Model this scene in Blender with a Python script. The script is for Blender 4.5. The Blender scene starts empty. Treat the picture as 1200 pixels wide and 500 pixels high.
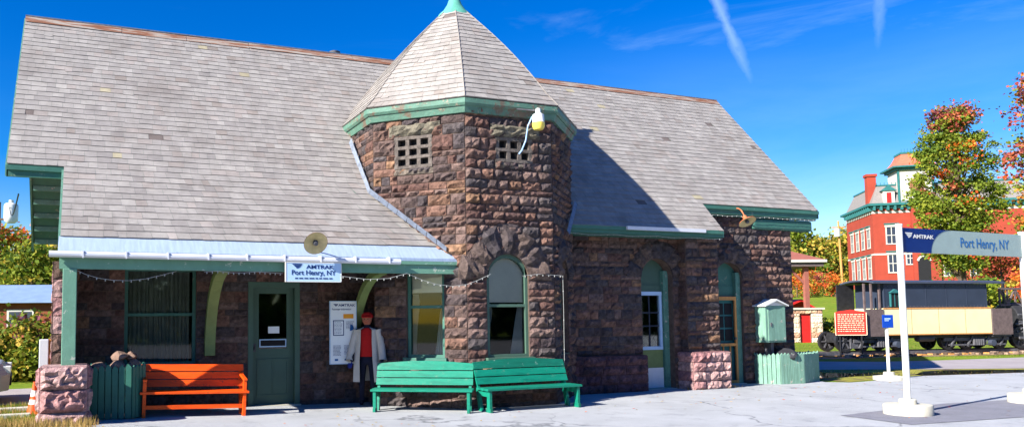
import bpy, bmesh, math, random
from mathutils import Vector, Matrix
random.seed(7)
R_ = math.radians
S = bpy.context.scene
COL = S.collection

# ------------------------------------------------------------------ camera
F_PX, PX, PY = 913.13, 467.04, 310.5
CAM = Vector((0.367, -13.204, 1.567))
_y, _p, _r = R_(21.829), R_(3.8), R_(0.503)
FW = Vector((math.sin(_y)*math.cos(_p), math.cos(_y)*math.cos(_p), math.sin(_p)))
_R0 = Vector((math.cos(_y), -math.sin(_y), 0)); _U0 = _R0.cross(FW)
RT = _R0*math.cos(_r) - _U0*math.sin(_r); UP = _U0*math.cos(_r) + _R0*math.sin(_r)
cd = bpy.data.cameras.new('camera'); cam = bpy.data.objects.new('camera', cd); COL.objects.link(cam)
cam.matrix_world = Matrix(((RT.x, UP.x, -FW.x, CAM.x), (RT.y, UP.y, -FW.y, CAM.y), (RT.z, UP.z, -FW.z, CAM.z), (0, 0, 0, 1)))
cd.sensor_width = 36; cd.lens = 36*F_PX/1200
cd.shift_x = (600-PX)/1200; cd.shift_y = (PY-250)/1200
cd.clip_end = 3000
S.camera = cam

# ------------------------------------------------------------------ light
SUN_DIR = Vector((-1.0, -0.25, 0.605)).normalized()        # towards the sun
sun_el = math.asin(SUN_DIR.z)
sun_az = math.atan2(SUN_DIR.x, SUN_DIR.y)
sl = bpy.data.lights.new('sun', 'SUN'); sl.energy = 5.0; sl.angle = R_(0.5); sl.color = (1.0, .95, .87)
so = bpy.data.objects.new('sun', sl); COL.objects.link(so)
so.rotation_euler = SUN_DIR.to_track_quat('Z', 'Y').to_euler(); so.location = (-30, -20, 40)
W = bpy.data.worlds.new('World'); S.world = W; W.use_nodes = True
nt = W.node_tree; nt.nodes.clear()
def N(t, tree=None, **k):
    n = (tree or nt).nodes.new(t)
    for a, b in k.items(): setattr(n, a, b)
    return n
out = N('ShaderNodeOutputWorld'); bg = N('ShaderNodeBackground'); bg.inputs[1].default_value = 0.056
sky = N('ShaderNodeTexSky', sky_type='NISHITA', sun_disc=False)
sky.sun_elevation = sun_el; sky.sun_rotation = sun_az; sky.air_density = 1.0; sky.dust_density = 0.3; sky.ozone_density = 3.0
hs = N('ShaderNodeHueSaturation'); hs.inputs['Saturation'].default_value = 1.7; hs.inputs['Value'].default_value = 1.35; hs.inputs['Hue'].default_value = .521
nt.links.new(sky.outputs[0], hs.inputs['Color'])
tc = N('ShaderNodeTexCoord')
def ray(u, v): return (FW + RT*((u-PX)/F_PX) - UP*((v-PY)/F_PX)).normalized()
def vm(op, a, b=None):
    n = N('ShaderNodeVectorMath', operation=op)
    for i, x in enumerate((a, b)):
        if x is None: continue
        if isinstance(x, (tuple, Vector)): n.inputs[i].default_value = tuple(x)
        else: nt.links.new(x, n.inputs[i])
    return n
def mt(op, a, b=0.0, clamp=False):
    n = N('ShaderNodeMath', operation=op); n.use_clamp = clamp
    for i, x in enumerate((a, b)):
        if isinstance(x, (int, float)): n.inputs[i].default_value = x
        else: nt.links.new(x, n.inputs[i])
    return n.outputs[0]
def smooth(x, a, b, o0=0.0, o1=1.0):
    n = N('ShaderNodeMapRange', interpolation_type='SMOOTHSTEP'); nt.links.new(x, n.inputs[0])
    n.inputs[1].default_value = a; n.inputs[2].default_value = b; n.inputs[3].default_value = o0; n.inputs[4].default_value = o1
    return n.outputs[0]
DIR = tc.outputs['Generated']
def noise(scale, detail=5, rough=.6, vec=None, dist=0.0):
    n = N('ShaderNodeTexNoise'); n.inputs['Scale'].default_value = scale; n.inputs['Detail'].default_value = detail
    n.inputs['Roughness'].default_value = rough; n.inputs['Distortion'].default_value = dist
    nt.links.new(vec if vec is not None else DIR, n.inputs['Vector']); return n.outputs['Fac']
cloud = None
for (p0, p1, wid, amt) in (((826, -30), (890, 118), .0105, .36), ((1033, -60), (1028, 78), .0095, .3)):
    a, b = ray(*p0), ray(*p1)
    nrm = a.cross(b).normalized(); along = (b-a).normalized(); l0, l1 = a.dot(along), b.dot(along)
    d = vm('DOT_PRODUCT', DIR, nrm).outputs['Value']
    nz = noise(26, 6, .7)
    d2 = mt('ADD', mt('ABSOLUTE', d), mt('MULTIPLY', mt('SUBTRACT', nz, .5), .022))
    core = smooth(d2, 0.0, wid, 1, 0)
    s = vm('DOT_PRODUCT', DIR, along).outputs['Value']
    ends = mt('MULTIPLY', smooth(s, l1-.09, l1+.02, 1, 0), smooth(s, l0-.2, l0-.1, 0, 1))
    c = mt('MULTIPLY', mt('MULTIPLY', core, ends), mt('MULTIPLY', smooth(nz, .25, .7, .35, 1), amt))
    cloud = c if cloud is None else mt('MAXIMUM', cloud, c)
mp = N('ShaderNodeMapping'); mp.inputs['Scale'].default_value = (1, 1, 4.5); mp.inputs['Rotation'].default_value = (.15, .25, 0)
nt.links.new(DIR, mp.inputs[0])
wz = smooth(noise(3.2, 8, .62, mp.outputs[0], .6), .5, .85, 0, .16)
sepz = N('ShaderNodeSeparateXYZ'); nt.links.new(DIR, sepz.inputs[0])
wz = mt('MULTIPLY', wz, smooth(sepz.outputs['Z'], .02, .18, .5, 1))
wz = mt('MULTIPLY', wz, smooth(sepz.outputs['X'], .35, .6, .1, 1))
veil = mt('MULTIPLY', smooth(sepz.outputs['Z'], .03, .36, .42, 0), smooth(noise(2.2, 7, .6, mp.outputs[0], .4), .3, .7, .5, 1))
veil = mt('MULTIPLY', veil, smooth(sepz.outputs['X'], .3, .7, .15, 1))
cloud = mt('MAXIMUM', cloud, mt('MAXIMUM', wz, veil))
mx = N('ShaderNodeMix', data_type='RGBA'); nt.links.new(cloud, mx.inputs[0]); nt.links.new(hs.outputs[0], mx.inputs[6])
mx.inputs[7].default_value = (7.0, 9.4, 11.5, 1)
nt.links.new(mx.outputs[2], bg.inputs[0]); nt.links.new(bg.outputs[0], out.inputs[0])
S.view_settings.view_transform = 'Standard'; S.view_settings.look = 'None'
S.view_settings.exposure = 1.35; S.view_settings.gamma = 1
S.render.engine = 'CYCLES'
S.cycles.max_bounces = 6; S.cycles.diffuse_bounces = 1; S.cycles.transparent_max_bounces = 12; S.cycles.use_denoising = True

# ------------------------------------------------------------------ helpers
def onZ(u, v, z=0.0):
    d = ray(u, v); return CAM + d*((z-CAM.z)/d.z)
def atD(u, v, D):
    return CAM + (FW + RT*((u-PX)/F_PX) - UP*((v-PY)/F_PX))*D
def srgb(r, g, b):
    f = lambda c: (c/255/12.92) if c/255 <= .04045 else ((c/255+.055)/1.055)**2.4
    return (f(r), f(g), f(b), 1)
def tagit(o, label=None, cat=None, group=None, kind=None):
    if label: o['label'] = label
    if cat: o['category'] = cat
    if group: o['group'] = group
    if kind: o['kind'] = kind
    return o
def empty(name, loc=(0, 0, 0), rz=0.0, label=None, cat=None, group=None):
    o = bpy.data.objects.new(name, None); COL.objects.link(o); o.location = loc; o.rotation_euler = (0, 0, rz)
    o.empty_display_size = .1
    return tagit(o, label, cat, group)
class MB:
    def __init__(s): s.v = []; s.f = []; s.c = []; s.m = []
    def quad(s, pts, col=None, mi=0):
        i = len(s.v); s.v += [tuple(p) for p in pts]; s.f.append(tuple(range(i, i+len(pts)))); s.c.append(col or (1, 1, 1, 1)); s.m.append(mi)
        return s
    def box(s, x0, x1, y0, y1, z0, z1, col=None, mi=0, M=None, skip=()):
        P = [(x0, y0, z0), (x1, y0, z0), (x1, y1, z0), (x0, y1, z0), (x0, y0, z1), (x1, y0, z1), (x1, y1, z1), (x0, y1, z1)]
        if M is not None: P = [tuple(M @ Vector(p)) for p in P]
        for k, f in enumerate(((0, 3, 2, 1), (4, 5, 6, 7), (0, 1, 5, 4), (1, 2, 6, 5), (2, 3, 7, 6), (3, 0, 4, 7))):
            if k not in skip: s.quad([P[j] for j in f], col, mi)
        return s
    def bar(s, a, b, w, h=None, col=None, mi=0, up=(0, 0, 1)):
        a = Vector(a); b = Vector(b); d = b-a; L = d.length
        z = d.normalized(); upv = Vector(up)
        if abs(z.dot(upv)) > .98: upv = Vector((1, 0, 0))
        x = upv.cross(z).normalized(); y = z.cross(x)
        h = h or w
        M = Matrix(((x.x, y.x, z.x, a.x), (x.y, y.y, z.y, a.y), (x.z, y.z, z.z, a.z), (0, 0, 0, 1)))
        return s.box(-w/2, w/2, -h/2, h/2, 0, L, col, mi, M)
    def prism(s, pts, vec, col=None, mi=0):
        vec = Vector(vec); a = [Vector(p) for p in pts]; b = [p+vec for p in a]; n = len(a)
        s.quad(a[::-1], col, mi); s.quad(b, col, mi)
        for i in range(n): s.quad([a[i], a[(i+1) % n], b[(i+1) % n], b[i]], col, mi)
        return s
    def tube(s, pts, r, seg=8, col=None, mi=0, r1=None, cap=True):
        pts = [Vector(p) for p in pts]; rings = []; n = len(pts)
        ref = Vector((.13, .21, 1)).normalized()
        for i, p in enumerate(pts):
            t = (pts[min(i+1, n-1)]-pts[max(i-1, 0)]).normalized()
            rf = ref if abs(t.dot(ref)) < .95 else Vector((1, 0, 0))
            x = rf.cross(t).normalized(); y = t.cross(x)
            rr = r if r1 is None else r+(r1-r)*i/(n-1)
            if isinstance(r, (list, tuple)): rr = r[i]
            rings.append([p+x*rr*math.cos(2*math.pi*k/seg)+y*rr*math.sin(2*math.pi*k/seg) for k in range(seg)])
        for i in range(n-1):
            for k in range(seg):
                k2 = (k+1) % seg; s.quad([rings[i][k], rings[i][k2], rings[i+1][k2], rings[i+1][k]], col, mi)
        if cap: s.quad(rings[0][::-1], col, mi); s.quad(rings[-1], col, mi)
        return s
    def lathe(s, prof, c=(0, 0, 0), seg=20, col=None, mi=0, a0=0.0, axis=None):
        c = Vector(c)
        def P(r, z, k):
            a = a0+2*math.pi*k/seg; p = Vector((r*math.cos(a), r*math.sin(a), z))
            if axis is not None: p = axis @ p
            return c+p
        for i in range(len(prof)-1):
            (r0, z0), (r1, z1) = prof[i], prof[i+1]
            for k in range(seg):
                if r0 < 1e-6: s.quad([P(0, z0, 0), P(r1, z1, k+1), P(r1, z1, k)][::-1], col, mi)
                elif r1 < 1e-6: s.quad([P(r0, z0, k), P(r0, z0, k+1), P(0, z1, 0)], col, mi)
                else: s.quad([P(r0, z0, k), P(r0, z0, k+1), P(r1, z1, k+1), P(r1, z1, k)], col, mi)
        return s
    def build(s, name, mat, parent=None, loc=None, rz=None, smooth=False, bevel=0.0, merge=False):
        me = bpy.data.meshes.new(name); me.from_pydata(s.v, [], s.f)
        for m in (mat if isinstance(mat, (list, tuple)) else [mat]): me.materials.append(m)
        ca = me.color_attributes.new('Col', 'FLOAT_COLOR', 'CORNER')
        buf = []; 
        for f, c in zip(s.f, s.c): buf += list(c)*len(f)
        ca.data.foreach_set('color', buf)
        me.polygons.foreach_set('material_index', s.m)
        if smooth: me.polygons.foreach_set('use_smooth', [True]*len(s.f))
        if merge or bevel or smooth:
            bm = bmesh.new(); bm.from_mesh(me); bmesh.ops.remove_doubles(bm, verts=bm.verts, dist=1e-5)
            bm.to_mesh(me); bm.free()
        o = bpy.data.objects.new(name, me); COL.objects.link(o)
        if bevel:
            b = o.modifiers.new('bevel', 'BEVEL'); b.width = bevel; b.segments = 2; b.limit_method = 'ANGLE'
        if smooth:
            try: me.set_sharp_from_angle(angle=R_(45))
            except Exception: pass
        if parent: o.parent = parent
        if loc is not None: o.location = loc
        if rz is not None: o.rotation_euler = (0, 0, rz)
        return o
def copy_tree(o, parent=None):
    c = o.copy(); COL.objects.link(c); c.parent = parent
    for ch in list(o.children): copy_tree(ch, c)
    return c

# ------------------------------------------------------------------ materials
def mat(name, col=(.5, .5, .5, 1), rough=.7, attr=False, nscale=6.0, namt=.25, bump=0.0, bscale=30.0, metal=0.0, spec=.3,
        peel=None, peel_col=None, emit=None, trans=0.0, stretch=(1, 1, 1), n2=None):
    m = bpy.data.materials.new(name); m.use_nodes = True; t = m.node_tree; t.nodes.clear()
    o = t.nodes.new('ShaderNodeOutputMaterial'); b = t.nodes.new('ShaderNodeBsdfPrincipled'); t.links.new(b.outputs[0], o.inputs[0])
    b.inputs['Roughness'].default_value = rough; b.inputs['Metallic'].default_value = metal
    b.inputs['Specular IOR Level'].default_value = spec
    co = t.nodes.new('ShaderNodeTexCoord'); mpn = t.nodes.new('ShaderNodeMapping'); mpn.inputs['Scale'].default_value = stretch
    t.links.new(co.outputs['Object'], mpn.inputs[0])
    n = t.nodes.new('ShaderNodeTexNoise'); n.inputs['Scale'].default_value = nscale; n.inputs['Detail'].default_value = 6; n.inputs['Roughness'].default_value = .65
    t.links.new(mpn.outputs[0], n.inputs['Vector'])
    mr = t.nodes.new('ShaderNodeMapRange'); mr.inputs[1].default_value = .3; mr.inputs[2].default_value = .7
    mr.inputs[3].default_value = 1-namt; mr.inputs[4].default_value = 1+namt; t.links.new(n.outputs['Fac'], mr.inputs[0])
    base = t.nodes.new('ShaderNodeVectorMath'); base.operation = 'SCALE'
    if attr:
        a = t.nodes.new('ShaderNodeAttribute'); a.attribute_name = 'Col'; t.links.new(a.outputs['Color'], base.inputs[0])
    else: base.inputs[0].default_value = col[:3]
    t.links.new(mr.outputs[0], base.inputs['Scale']); cur = base.outputs[0]
    if n2:   # (scale, colour, lo, hi): blotches of a second colour
        q = t.nodes.new('ShaderNodeTexNoise'); q.inputs['Scale'].default_value = n2[0]; q.inputs['Detail'].default_value = 8; q.inputs['Roughness'].default_value = .7
        t.links.new(mpn.outputs[0], q.inputs['Vector'])
        r2 = t.nodes.new('ShaderNodeMapRange'); r2.inputs[1].default_value = n2[2]; r2.inputs[2].default_value = n2[3]; t.links.new(q.outputs['Fac'], r2.inputs[0])
        mm = t.nodes.new('ShaderNodeMix'); mm.data_type = 'RGBA'; t.links.new(r2.outputs[0], mm.inputs[0]); t.links.new(cur, mm.inputs[6]); mm.inputs[7].default_value = n2[1]; cur = mm.outputs[2]
    if peel:   # flaking paint
        q = t.nodes.new('ShaderNodeTexNoise'); q.inputs['Scale'].default_value = peel; q.inputs['Detail'].default_value = 9; q.inputs['Roughness'].default_value = .75
        t.links.new(co.outputs['Object'], q.inputs['Vector'])
        r2 = t.nodes.new('ShaderNodeMapRange'); r2.inputs[1].default_value = .60; r2.inputs[2].default_value = .63; t.links.new(q.outputs['Fac'], r2.inputs[0])
        mm = t.nodes.new('ShaderNodeMix'); mm.data_type = 'RGBA'; t.links.new(r2.outputs[0], mm.inputs[0]); t.links.new(cur, mm.inputs[6]); mm.inputs[7].default_value = peel_col or (.3, .27, .24, 1); cur = mm.outputs[2]
    t.links.new(cur, b.inputs['Base Color'])
    if bump:
        q = t.nodes.new('ShaderNodeTexNoise'); q.inputs['Scale'].default_value = bscale; q.inputs['Detail'].default_value = 8; q.inputs['Roughness'].default_value = .7
        t.links.new(mpn.outputs[0], q.inputs['Vector'])
        bp = t.nodes.new('ShaderNodeBump'); bp.inputs['Strength'].default_value = bump; bp.inputs['Distance'].default_value = .03; t.links.new(q.outputs['Fac'], bp.inputs['Height']); t.links.new(bp.outputs[0], b.inputs['Normal'])
    if emit: b.inputs['Emission Color'].default_value = emit; b.inputs['Emission Strength'].default_value = 1
    if trans:
        tr = t.nodes.new('ShaderNodeBsdfTranslucent'); t.links.new(cur, tr.inputs[0]); ms = t.nodes.new('ShaderNodeMixShader'); ms.inputs[0].default_value = trans
        t.links.new(b.outputs[0], ms.inputs[1]); t.links.new(tr.outputs[0], ms.inputs[2]); t.links.new(ms.outputs[0], o.inputs[0])
    return m
def glass_mat(name, tint=(.8, .85, .85, 1), refl=.045):
    m = bpy.data.materials.new(name); m.use_nodes = True; t = m.node_tree; t.nodes.clear()
    o = t.nodes.new('ShaderNodeOutputMaterial'); g = t.nodes.new('ShaderNodeBsdfGlossy'); g.inputs['Roughness'].default_value = .03
    tr = t.nodes.new('ShaderNodeBsdfTransparent'); tr.inputs[0].default_value = tint
    fr = t.nodes.new('ShaderNodeFresnel'); fr.inputs[0].default_value = 1.5
    ad = t.nodes.new('ShaderNodeMath'); ad.operation = 'ADD'; ad.inputs[1].default_value = refl-.04; t.links.new(fr.outputs[0], ad.inputs[0])
    ms = t.nodes.new('ShaderNodeMixShader'); t.links.new(ad.outputs[0], ms.inputs[0]); t.links.new(tr.outputs[0], ms.inputs[1]); t.links.new(g.outputs[0], ms.inputs[2]); t.links.new(ms.outputs[0], o.inputs[0])
    return m
M = {}
M['stone'] = mat('stone', attr=True, rough=.9, nscale=14, namt=.45, bump=1.0, bscale=26, spec=.15, n2=(5, (.030, .025, .024, 1), .52, .76))
M['mortar'] = mat('mortar', srgb(104, 88, 78), rough=.95, nscale=9, namt=.35, bump=.6, spec=.1)
M['shingle'] = mat('shingle', attr=True, rough=.85, nscale=5, namt=.16, bump=.35, bscale=60, spec=.2, stretch=(1, 1, 1), n2=(1.1, srgb(118, 110, 104), .5, .85))
M['roofdeck'] = mat('roof_deck', srgb(90, 82, 76), rough=.9)
M['green'] = mat('green_paint', srgb(62, 108, 94), rough=.55, nscale=4, namt=.14, peel=7, peel_col=srgb(110, 130, 112), bump=.12)
M['greenlt'] = mat('light_green_paint', srgb(104, 148, 126), rough=.55, nscale=5, namt=.1, peel=9, peel_col=srgb(170, 180, 165), bump=.15)
M['greenw'] = mat('weathered_green_paint', srgb(88, 132, 114), rough=.6, nscale=7, namt=.25, peel=10, peel_col=srgb(176, 170, 160), bump=.2)
M['sage'] = mat('sage_door_paint', srgb(72, 98, 84), rough=.5, nscale=3, namt=.1)
M['yellowgreen'] = mat('yellow_green_paint', srgb(120, 136, 84), rough=.6, nscale=5, namt=.15)
M['bench_green'] = mat('bench_green_paint', srgb(16, 122, 98), rough=.42, nscale=8, namt=.14, peel=13, peel_col=srgb(70, 126, 104), bump=.2, stretch=(.4, 3, 3), n2=(5, srgb(8, 84, 70), .5, .75))
M['bench_greenw'] = mat('bench_green_worn', srgb(16, 100, 80), rough=.5, nscale=8, namt=.18, peel=6, peel_col=srgb(140, 160, 150), bump=.15, stretch=(.4, 3, 3))
M['orange'] = mat('bench_orange_paint', srgb(238, 84, 14), rough=.45, nscale=7, namt=.2, stretch=(.4, 3, 3), bump=.2, peel=16, peel_col=srgb(150, 74, 40), n2=(4, srgb(196, 62, 14), .5, .75))
M['metal_roof'] = mat('galvanised_metal', srgb(168, 186, 208), rough=.5, metal=.25, nscale=3, namt=.14, stretch=(6, .6, 1), bump=.12, bscale=5)  # grey metal, with the sky's reflection put into the colour as pale blue
M['gutter'] = mat('white_gutter', srgb(205, 208, 214), rough=.35, nscale=3, namt=.06)
M['wood_ridge'] = mat('bare_ridge_wood', srgb(128, 84, 62), rough=.8, nscale=2.2, namt=.4, stretch=(.6, 8, 8), n2=(2.2, srgb(150, 142, 132), .48, .56))
M['lead'] = mat('lead_flashing', srgb(112, 120, 132), rough=.5, metal=.2, nscale=12, namt=.3)
M['copper'] = mat('green_copper', srgb(84, 152, 134), rough=.6, nscale=9, namt=.15)
M['white'] = mat('white_paint', srgb(232, 232, 228), rough=.4, nscale=5, namt=.05)
M['polewhite'] = mat('pole_white_paint', srgb(218, 218, 212), rough=.35, nscale=5, namt=.05)
M['concrete'] = mat('pale_concrete', srgb(188, 184, 168), rough=.85, nscale=9, namt=.12, bump=.2)
M['curtain'] = mat('lace_curtain', srgb(150, 156, 138), rough=.9, nscale=3, namt=.2, trans=.35)
M['drape'] = mat('white_drape', srgb(214, 218, 206), rough=.9, nscale=3, namt=.15, trans=.2)
M['blind'] = mat('roller_blind', srgb(246, 238, 212), rough=.85, nscale=2, namt=.08)
M['glass'] = glass_mat('window_glass')
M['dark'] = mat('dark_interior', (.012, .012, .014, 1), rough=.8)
M['black'] = mat('black_iron', (.02, .02, .022, 1), rough=.55, nscale=8, namt=.4)
M['iron'] = mat('grey_iron', (.09, .09, .10, 1), rough=.6, nscale=8, namt=.4, bump=.2)
M['rust'] = mat('rusty_metal', srgb(190, 108, 70), rough=.7, nscale=12, namt=.4)
M['navy'] = mat('sign_blue', srgb(10, 58, 150), rough=.35, namt=.03)
M['signgrey'] = mat('sign_grey', srgb(150, 168, 162), rough=.4, namt=.05)
M['textblue'] = mat('letter_blue', srgb(8, 92, 156), rough=.4, namt=0)
M['lightblue'] = mat('board_light_blue', srgb(176, 206, 232), rough=.4, namt=.04)
M['letterdark'] = mat('letter_dark_blue', srgb(24, 54, 110), rough=.5, namt=0)
M['paper'] = mat('paper_white', srgb(236, 240, 240), rough=.6, namt=.03)
M['orangepaint'] = mat('notice_orange', srgb(240, 160, 40), rough=.5, namt=.03)
M['redpaint'] = mat('red_paint', srgb(196, 36, 34), rough=.5, nscale=6, namt=.12)
M['markerred'] = mat('marker_red', srgb(214, 50, 40), rough=.5, nscale=6, namt=.06)
M['gold'] = mat('letter_cream', srgb(250, 225, 190), rough=.5, namt=0)
M['cream'] = mat('cream_panel', srgb(226, 218, 170), rough=.6, nscale=1.3, namt=.08, n2=(4, srgb(206, 194, 146), .6, .75))
M['slate_blue'] = mat('slate_blue_panel', srgb(46, 54, 70), rough=.5, nscale=2, namt=.14)
M['brownpanel'] = mat('weathered_brown_panel', srgb(98, 84, 82), rough=.8, nscale=9, namt=.3)
M['roofgrey'] = mat('grey_roof_sheet', srgb(62, 68, 82), rough=.5, nscale=3, namt=.15)
M['bark'] = mat('bark', srgb(92, 76, 62), rough=.95, nscale=9, namt=.4, bump=.6, bscale=14, stretch=(1, 1, .3))
M['leaf'] = mat('leaf', attr=True, rough=.7, nscale=1.2, namt=.2, trans=.3, spec=.2)
M['drygrass'] = mat('dry_grass_blades', attr=True, rough=.9, namt=.15, trans=.2)
M['brick'] = mat('red_brick', srgb(150, 60, 44), rough=.85, nscale=.7, namt=.12, bump=.1)
M['brickd'] = mat('brown_brick', srgb(122, 66, 42), rough=.9, nscale=1.2, namt=.3)
M['trim'] = mat('pale_trim', srgb(190, 186, 176), rough=.6, nscale=3, namt=.08)
M['teal'] = mat('teal_trim', srgb(44, 104, 104), rough=.6, nscale=3, namt=.2)
M['slate'] = mat('mansard_slate', srgb(128, 122, 118), rough=.7, nscale=4, namt=.3, stretch=(1, 1, 5))
M['salmon'] = mat('salmon_roof', srgb(222, 104, 80), rough=.7, nscale=2, namt=.2, stretch=(1, 1, 4))
M['bluemetal'] = mat('blue_metal_roof', srgb(130, 152, 186), rough=.45, metal=.15, nscale=2, namt=.12)
M['coat'] = mat('white_cloth', srgb(196, 188, 176), rough=.9, nscale=8, namt=.1)
M['redcloth'] = mat('red_cloth', srgb(176, 24, 24), rough=.9, nscale=8, namt=.15)
M['bluecloth'] = mat('blue_cloth', srgb(34, 50, 130), rough=.9, nscale=8, namt=.15)
M['skin'] = mat('straw_cloth_face', srgb(160, 96, 74), rough=.9, nscale=12, namt=.15)
M['tanwood'] = mat('tan_wood', srgb(196, 138, 78), rough=.8, nscale=3, namt=.25, stretch=(5, 5, .6))
M['brownroof'] = mat('brown_red_shingle', srgb(140, 84, 72), rough=.85, nscale=3, namt=.15)
M['conered'] = mat('cone_orange', srgb(245, 84, 30), rough=.5, namt=.05)
M['carpaint'] = mat('silver_car_paint', srgb(176, 180, 190), rough=.25, metal=.4, namt=.03)
M['rubber'] = mat('rubber', (.02, .02, .02, 1), rough=.8)
M['lampglass'] = mat('yellowed_lamp_glass', srgb(225, 200, 90), rough=.3, namt=.05)
M['bulb'] = mat('small_white_bulb', srgb(170, 172, 168), rough=.3, namt=0)

# ------------------------------------------------------------------ ground
def gz(x, y):
    t = (x-.367)*math.sin(_y)+(y+13.2)*math.cos(_y)
    z = .14*min(max((4.5-x)/5, 0), 1)*min(max((12-y)/6, 0), 1)
    h = max(0.0, min(t, 112)-42); k = min(max((x-4)/18, 0), 1); k = k*k*(3-2*k)
    z += (.076*h*h/(h+5))*k+.012*max(0.0, t-112)
    return z
def sheet(name, poly, dz, m, step=.5, label=None):
    # triangulated sheet of a polygon, draped on the ground
    bm = bmesh.new(); vs = [bm.verts.new((x, y, 0)) for x, y in poly]; bm.faces.new(vs)
    x0 = min(p[0] for p in poly); x1 = max(p[0] for p in poly); y0 = min(p[1] for p in poly); y1 = max(p[1] for p in poly)
    k = x0+step
    while k < x1:
        bmesh.ops.bisect_plane(bm, geom=bm.verts[:]+bm.edges[:]+bm.faces[:], plane_co=(k, 0, 0), plane_no=(1, 0, 0)); k += step
    k = y0+step
    while k < y1:
        bmesh.ops.bisect_plane(bm, geom=bm.verts[:]+bm.edges[:]+bm.faces[:], plane_co=(0, k, 0), plane_no=(0, 1, 0)); k += step
    bmesh.ops.recalc_face_normals(bm, faces=bm.faces)
    for v in bm.verts: v.co.z = gz(v.co.x, v.co.y)+dz
    me = bpy.data.meshes.new(name); bm.to_mesh(me); bm.free(); me.materials.append(m)
    for p in me.polygons:
        pass
    o = bpy.data.objects.new(name, me); COL.objects.link(o); o['kind'] = 'structure'
    if me.polygons[0].normal.z < 0: me.flip_normals()
    return o
M['lawn'] = mat('lawn_grass', srgb(100, 124, 30), rough=.95, nscale=.5, namt=.25, bump=.5, bscale=10, spec=.1, n2=(2.5, srgb(150, 140, 56), .48, .72))
M['pave'] = mat('pale_asphalt', srgb(168, 170, 172), rough=.85, nscale=.9, namt=.12, bump=.5, bscale=60, spec=.25, n2=(70, srgb(120, 124, 134), .58, .72))
def add_cracks(m, scale, col, width, stain):
    t = m.node_tree; b = [n for n in t.nodes if n.type == 'BSDF_PRINCIPLED'][0]; src = b.inputs['Base Color'].links[0].from_socket
    co = t.nodes.new('ShaderNodeTexCoord'); nz = t.nodes.new('ShaderNodeTexNoise'); nz.inputs['Scale'].default_value = 1.2; nz.inputs['Detail'].default_value = 8
    t.links.new(co.outputs['Object'], nz.inputs['Vector'])
    ad = t.nodes.new('ShaderNodeMixRGB'); ad.blend_type = 'ADD'; ad.inputs[0].default_value = .9; t.links.new(co.outputs['Object'], ad.inputs[1]); t.links.new(nz.outputs['Color'], ad.inputs[2])
    v = t.nodes.new('ShaderNodeTexVoronoi'); v.feature = 'DISTANCE_TO_EDGE'; v.inputs['Scale'].default_value = scale; t.links.new(ad.outputs[0], v.inputs['Vector'])
    mr = t.nodes.new('ShaderNodeMapRange'); mr.inputs[1].default_value = 0; mr.inputs[2].default_value = width; mr.inputs[3].default_value = .75; mr.inputs[4].default_value = 0; t.links.new(v.outputs['Distance'], mr.inputs[0])
    n3 = t.nodes.new('ShaderNodeTexNoise'); n3.inputs['Scale'].default_value = .5; n3.inputs['Detail'].default_value = 5; t.links.new(co.outputs['Object'], n3.inputs['Vector'])
    m3 = t.nodes.new('ShaderNodeMapRange'); m3.inputs[1].default_value = .42; m3.inputs[2].default_value = .55; t.links.new(n3.outputs['Fac'], m3.inputs[0])
    mu = t.nodes.new('ShaderNodeMath'); mu.operation = 'MULTIPLY'; t.links.new(mr.outputs[0], mu.inputs[0]); t.links.new(m3.outputs[0], mu.inputs[1])
    mx_ = t.nodes.new('ShaderNodeMix'); mx_.data_type = 'RGBA'; t.links.new(mu.outputs[0], mx_.inputs[0]); t.links.new(src, mx_.inputs[6]); mx_.inputs[7].default_value = col
    n4 = t.nodes.new('ShaderNodeTexNoise'); n4.inputs['Scale'].default_value = 2.2; n4.inputs['Detail'].default_value = 9; n4.inputs['Roughness'].default_value = .7; t.links.new(co.outputs['Object'], n4.inputs['Vector'])
    m4 = t.nodes.new('ShaderNodeMapRange'); m4.inputs[1].default_value = .55; m4.inputs[2].default_value = .75; m4.inputs[3].default_value = 0; m4.inputs[4].default_value = .7; t.links.new(n4.outputs['Fac'], m4.inputs[0])
    m5 = t.nodes.new('ShaderNodeMix'); m5.data_type = 'RGBA'; t.links.new(m4.outputs[0], m5.inputs[0]); t.links.new(mx_.outputs[2], m5.inputs[6]); m5.inputs[7].default_value = stain
    t.links.new(m5.outputs[2], b.inputs['Base Color'])
add_cracks(M['pave'], .35, srgb(84, 86, 90), .011, srgb(120, 122, 126)); 
M['road'] = mat('road_asphalt', srgb(156, 148, 148), rough=.9, nscale=.8, namt=.12, bump=.3, bscale=40, spec=.15)
M['patch'] = mat('old_asphalt', srgb(128, 128, 136), rough=.9, nscale=3, namt=.12, bump=.6, bscale=60, spec=.15, n2=(60, srgb(80, 82, 88), .56, .7))
M['ballast'] = mat('ballast_stones', srgb(150, 128, 104), rough=.95, nscale=9, namt=.5, bump=1.0, bscale=12, spec=.1, n2=(3, srgb(150, 136, 60), .5, .65))
M['puddle'] = mat('standing_water', (.02, .022, .015, 1), rough=.02, namt=0, spec=.8)
g = MB()
xs = [-400, -250, -160, -100, -60, -40]+[-30+2*i for i in range(70)]+[120+10*i for i in range(14)]+[280, 320, 380, 450, 560]
ys = [-60, -40, -30]+[-24+2*i for i in range(70)]+[120+10*i for i in range(20)]+[340, 400, 500]
for i in range(len(xs)-1):
    for j in range(len(ys)-1):
        g.quad([(x, y, gz(x, y)) for x, y in ((xs[i], ys[j]), (xs[i+1], ys[j]), (xs[i+1], ys[j+1]), (xs[i], ys[j+1]))])
tagit(g.build('ground', M['lawn'], smooth=True), kind='structure')
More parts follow.
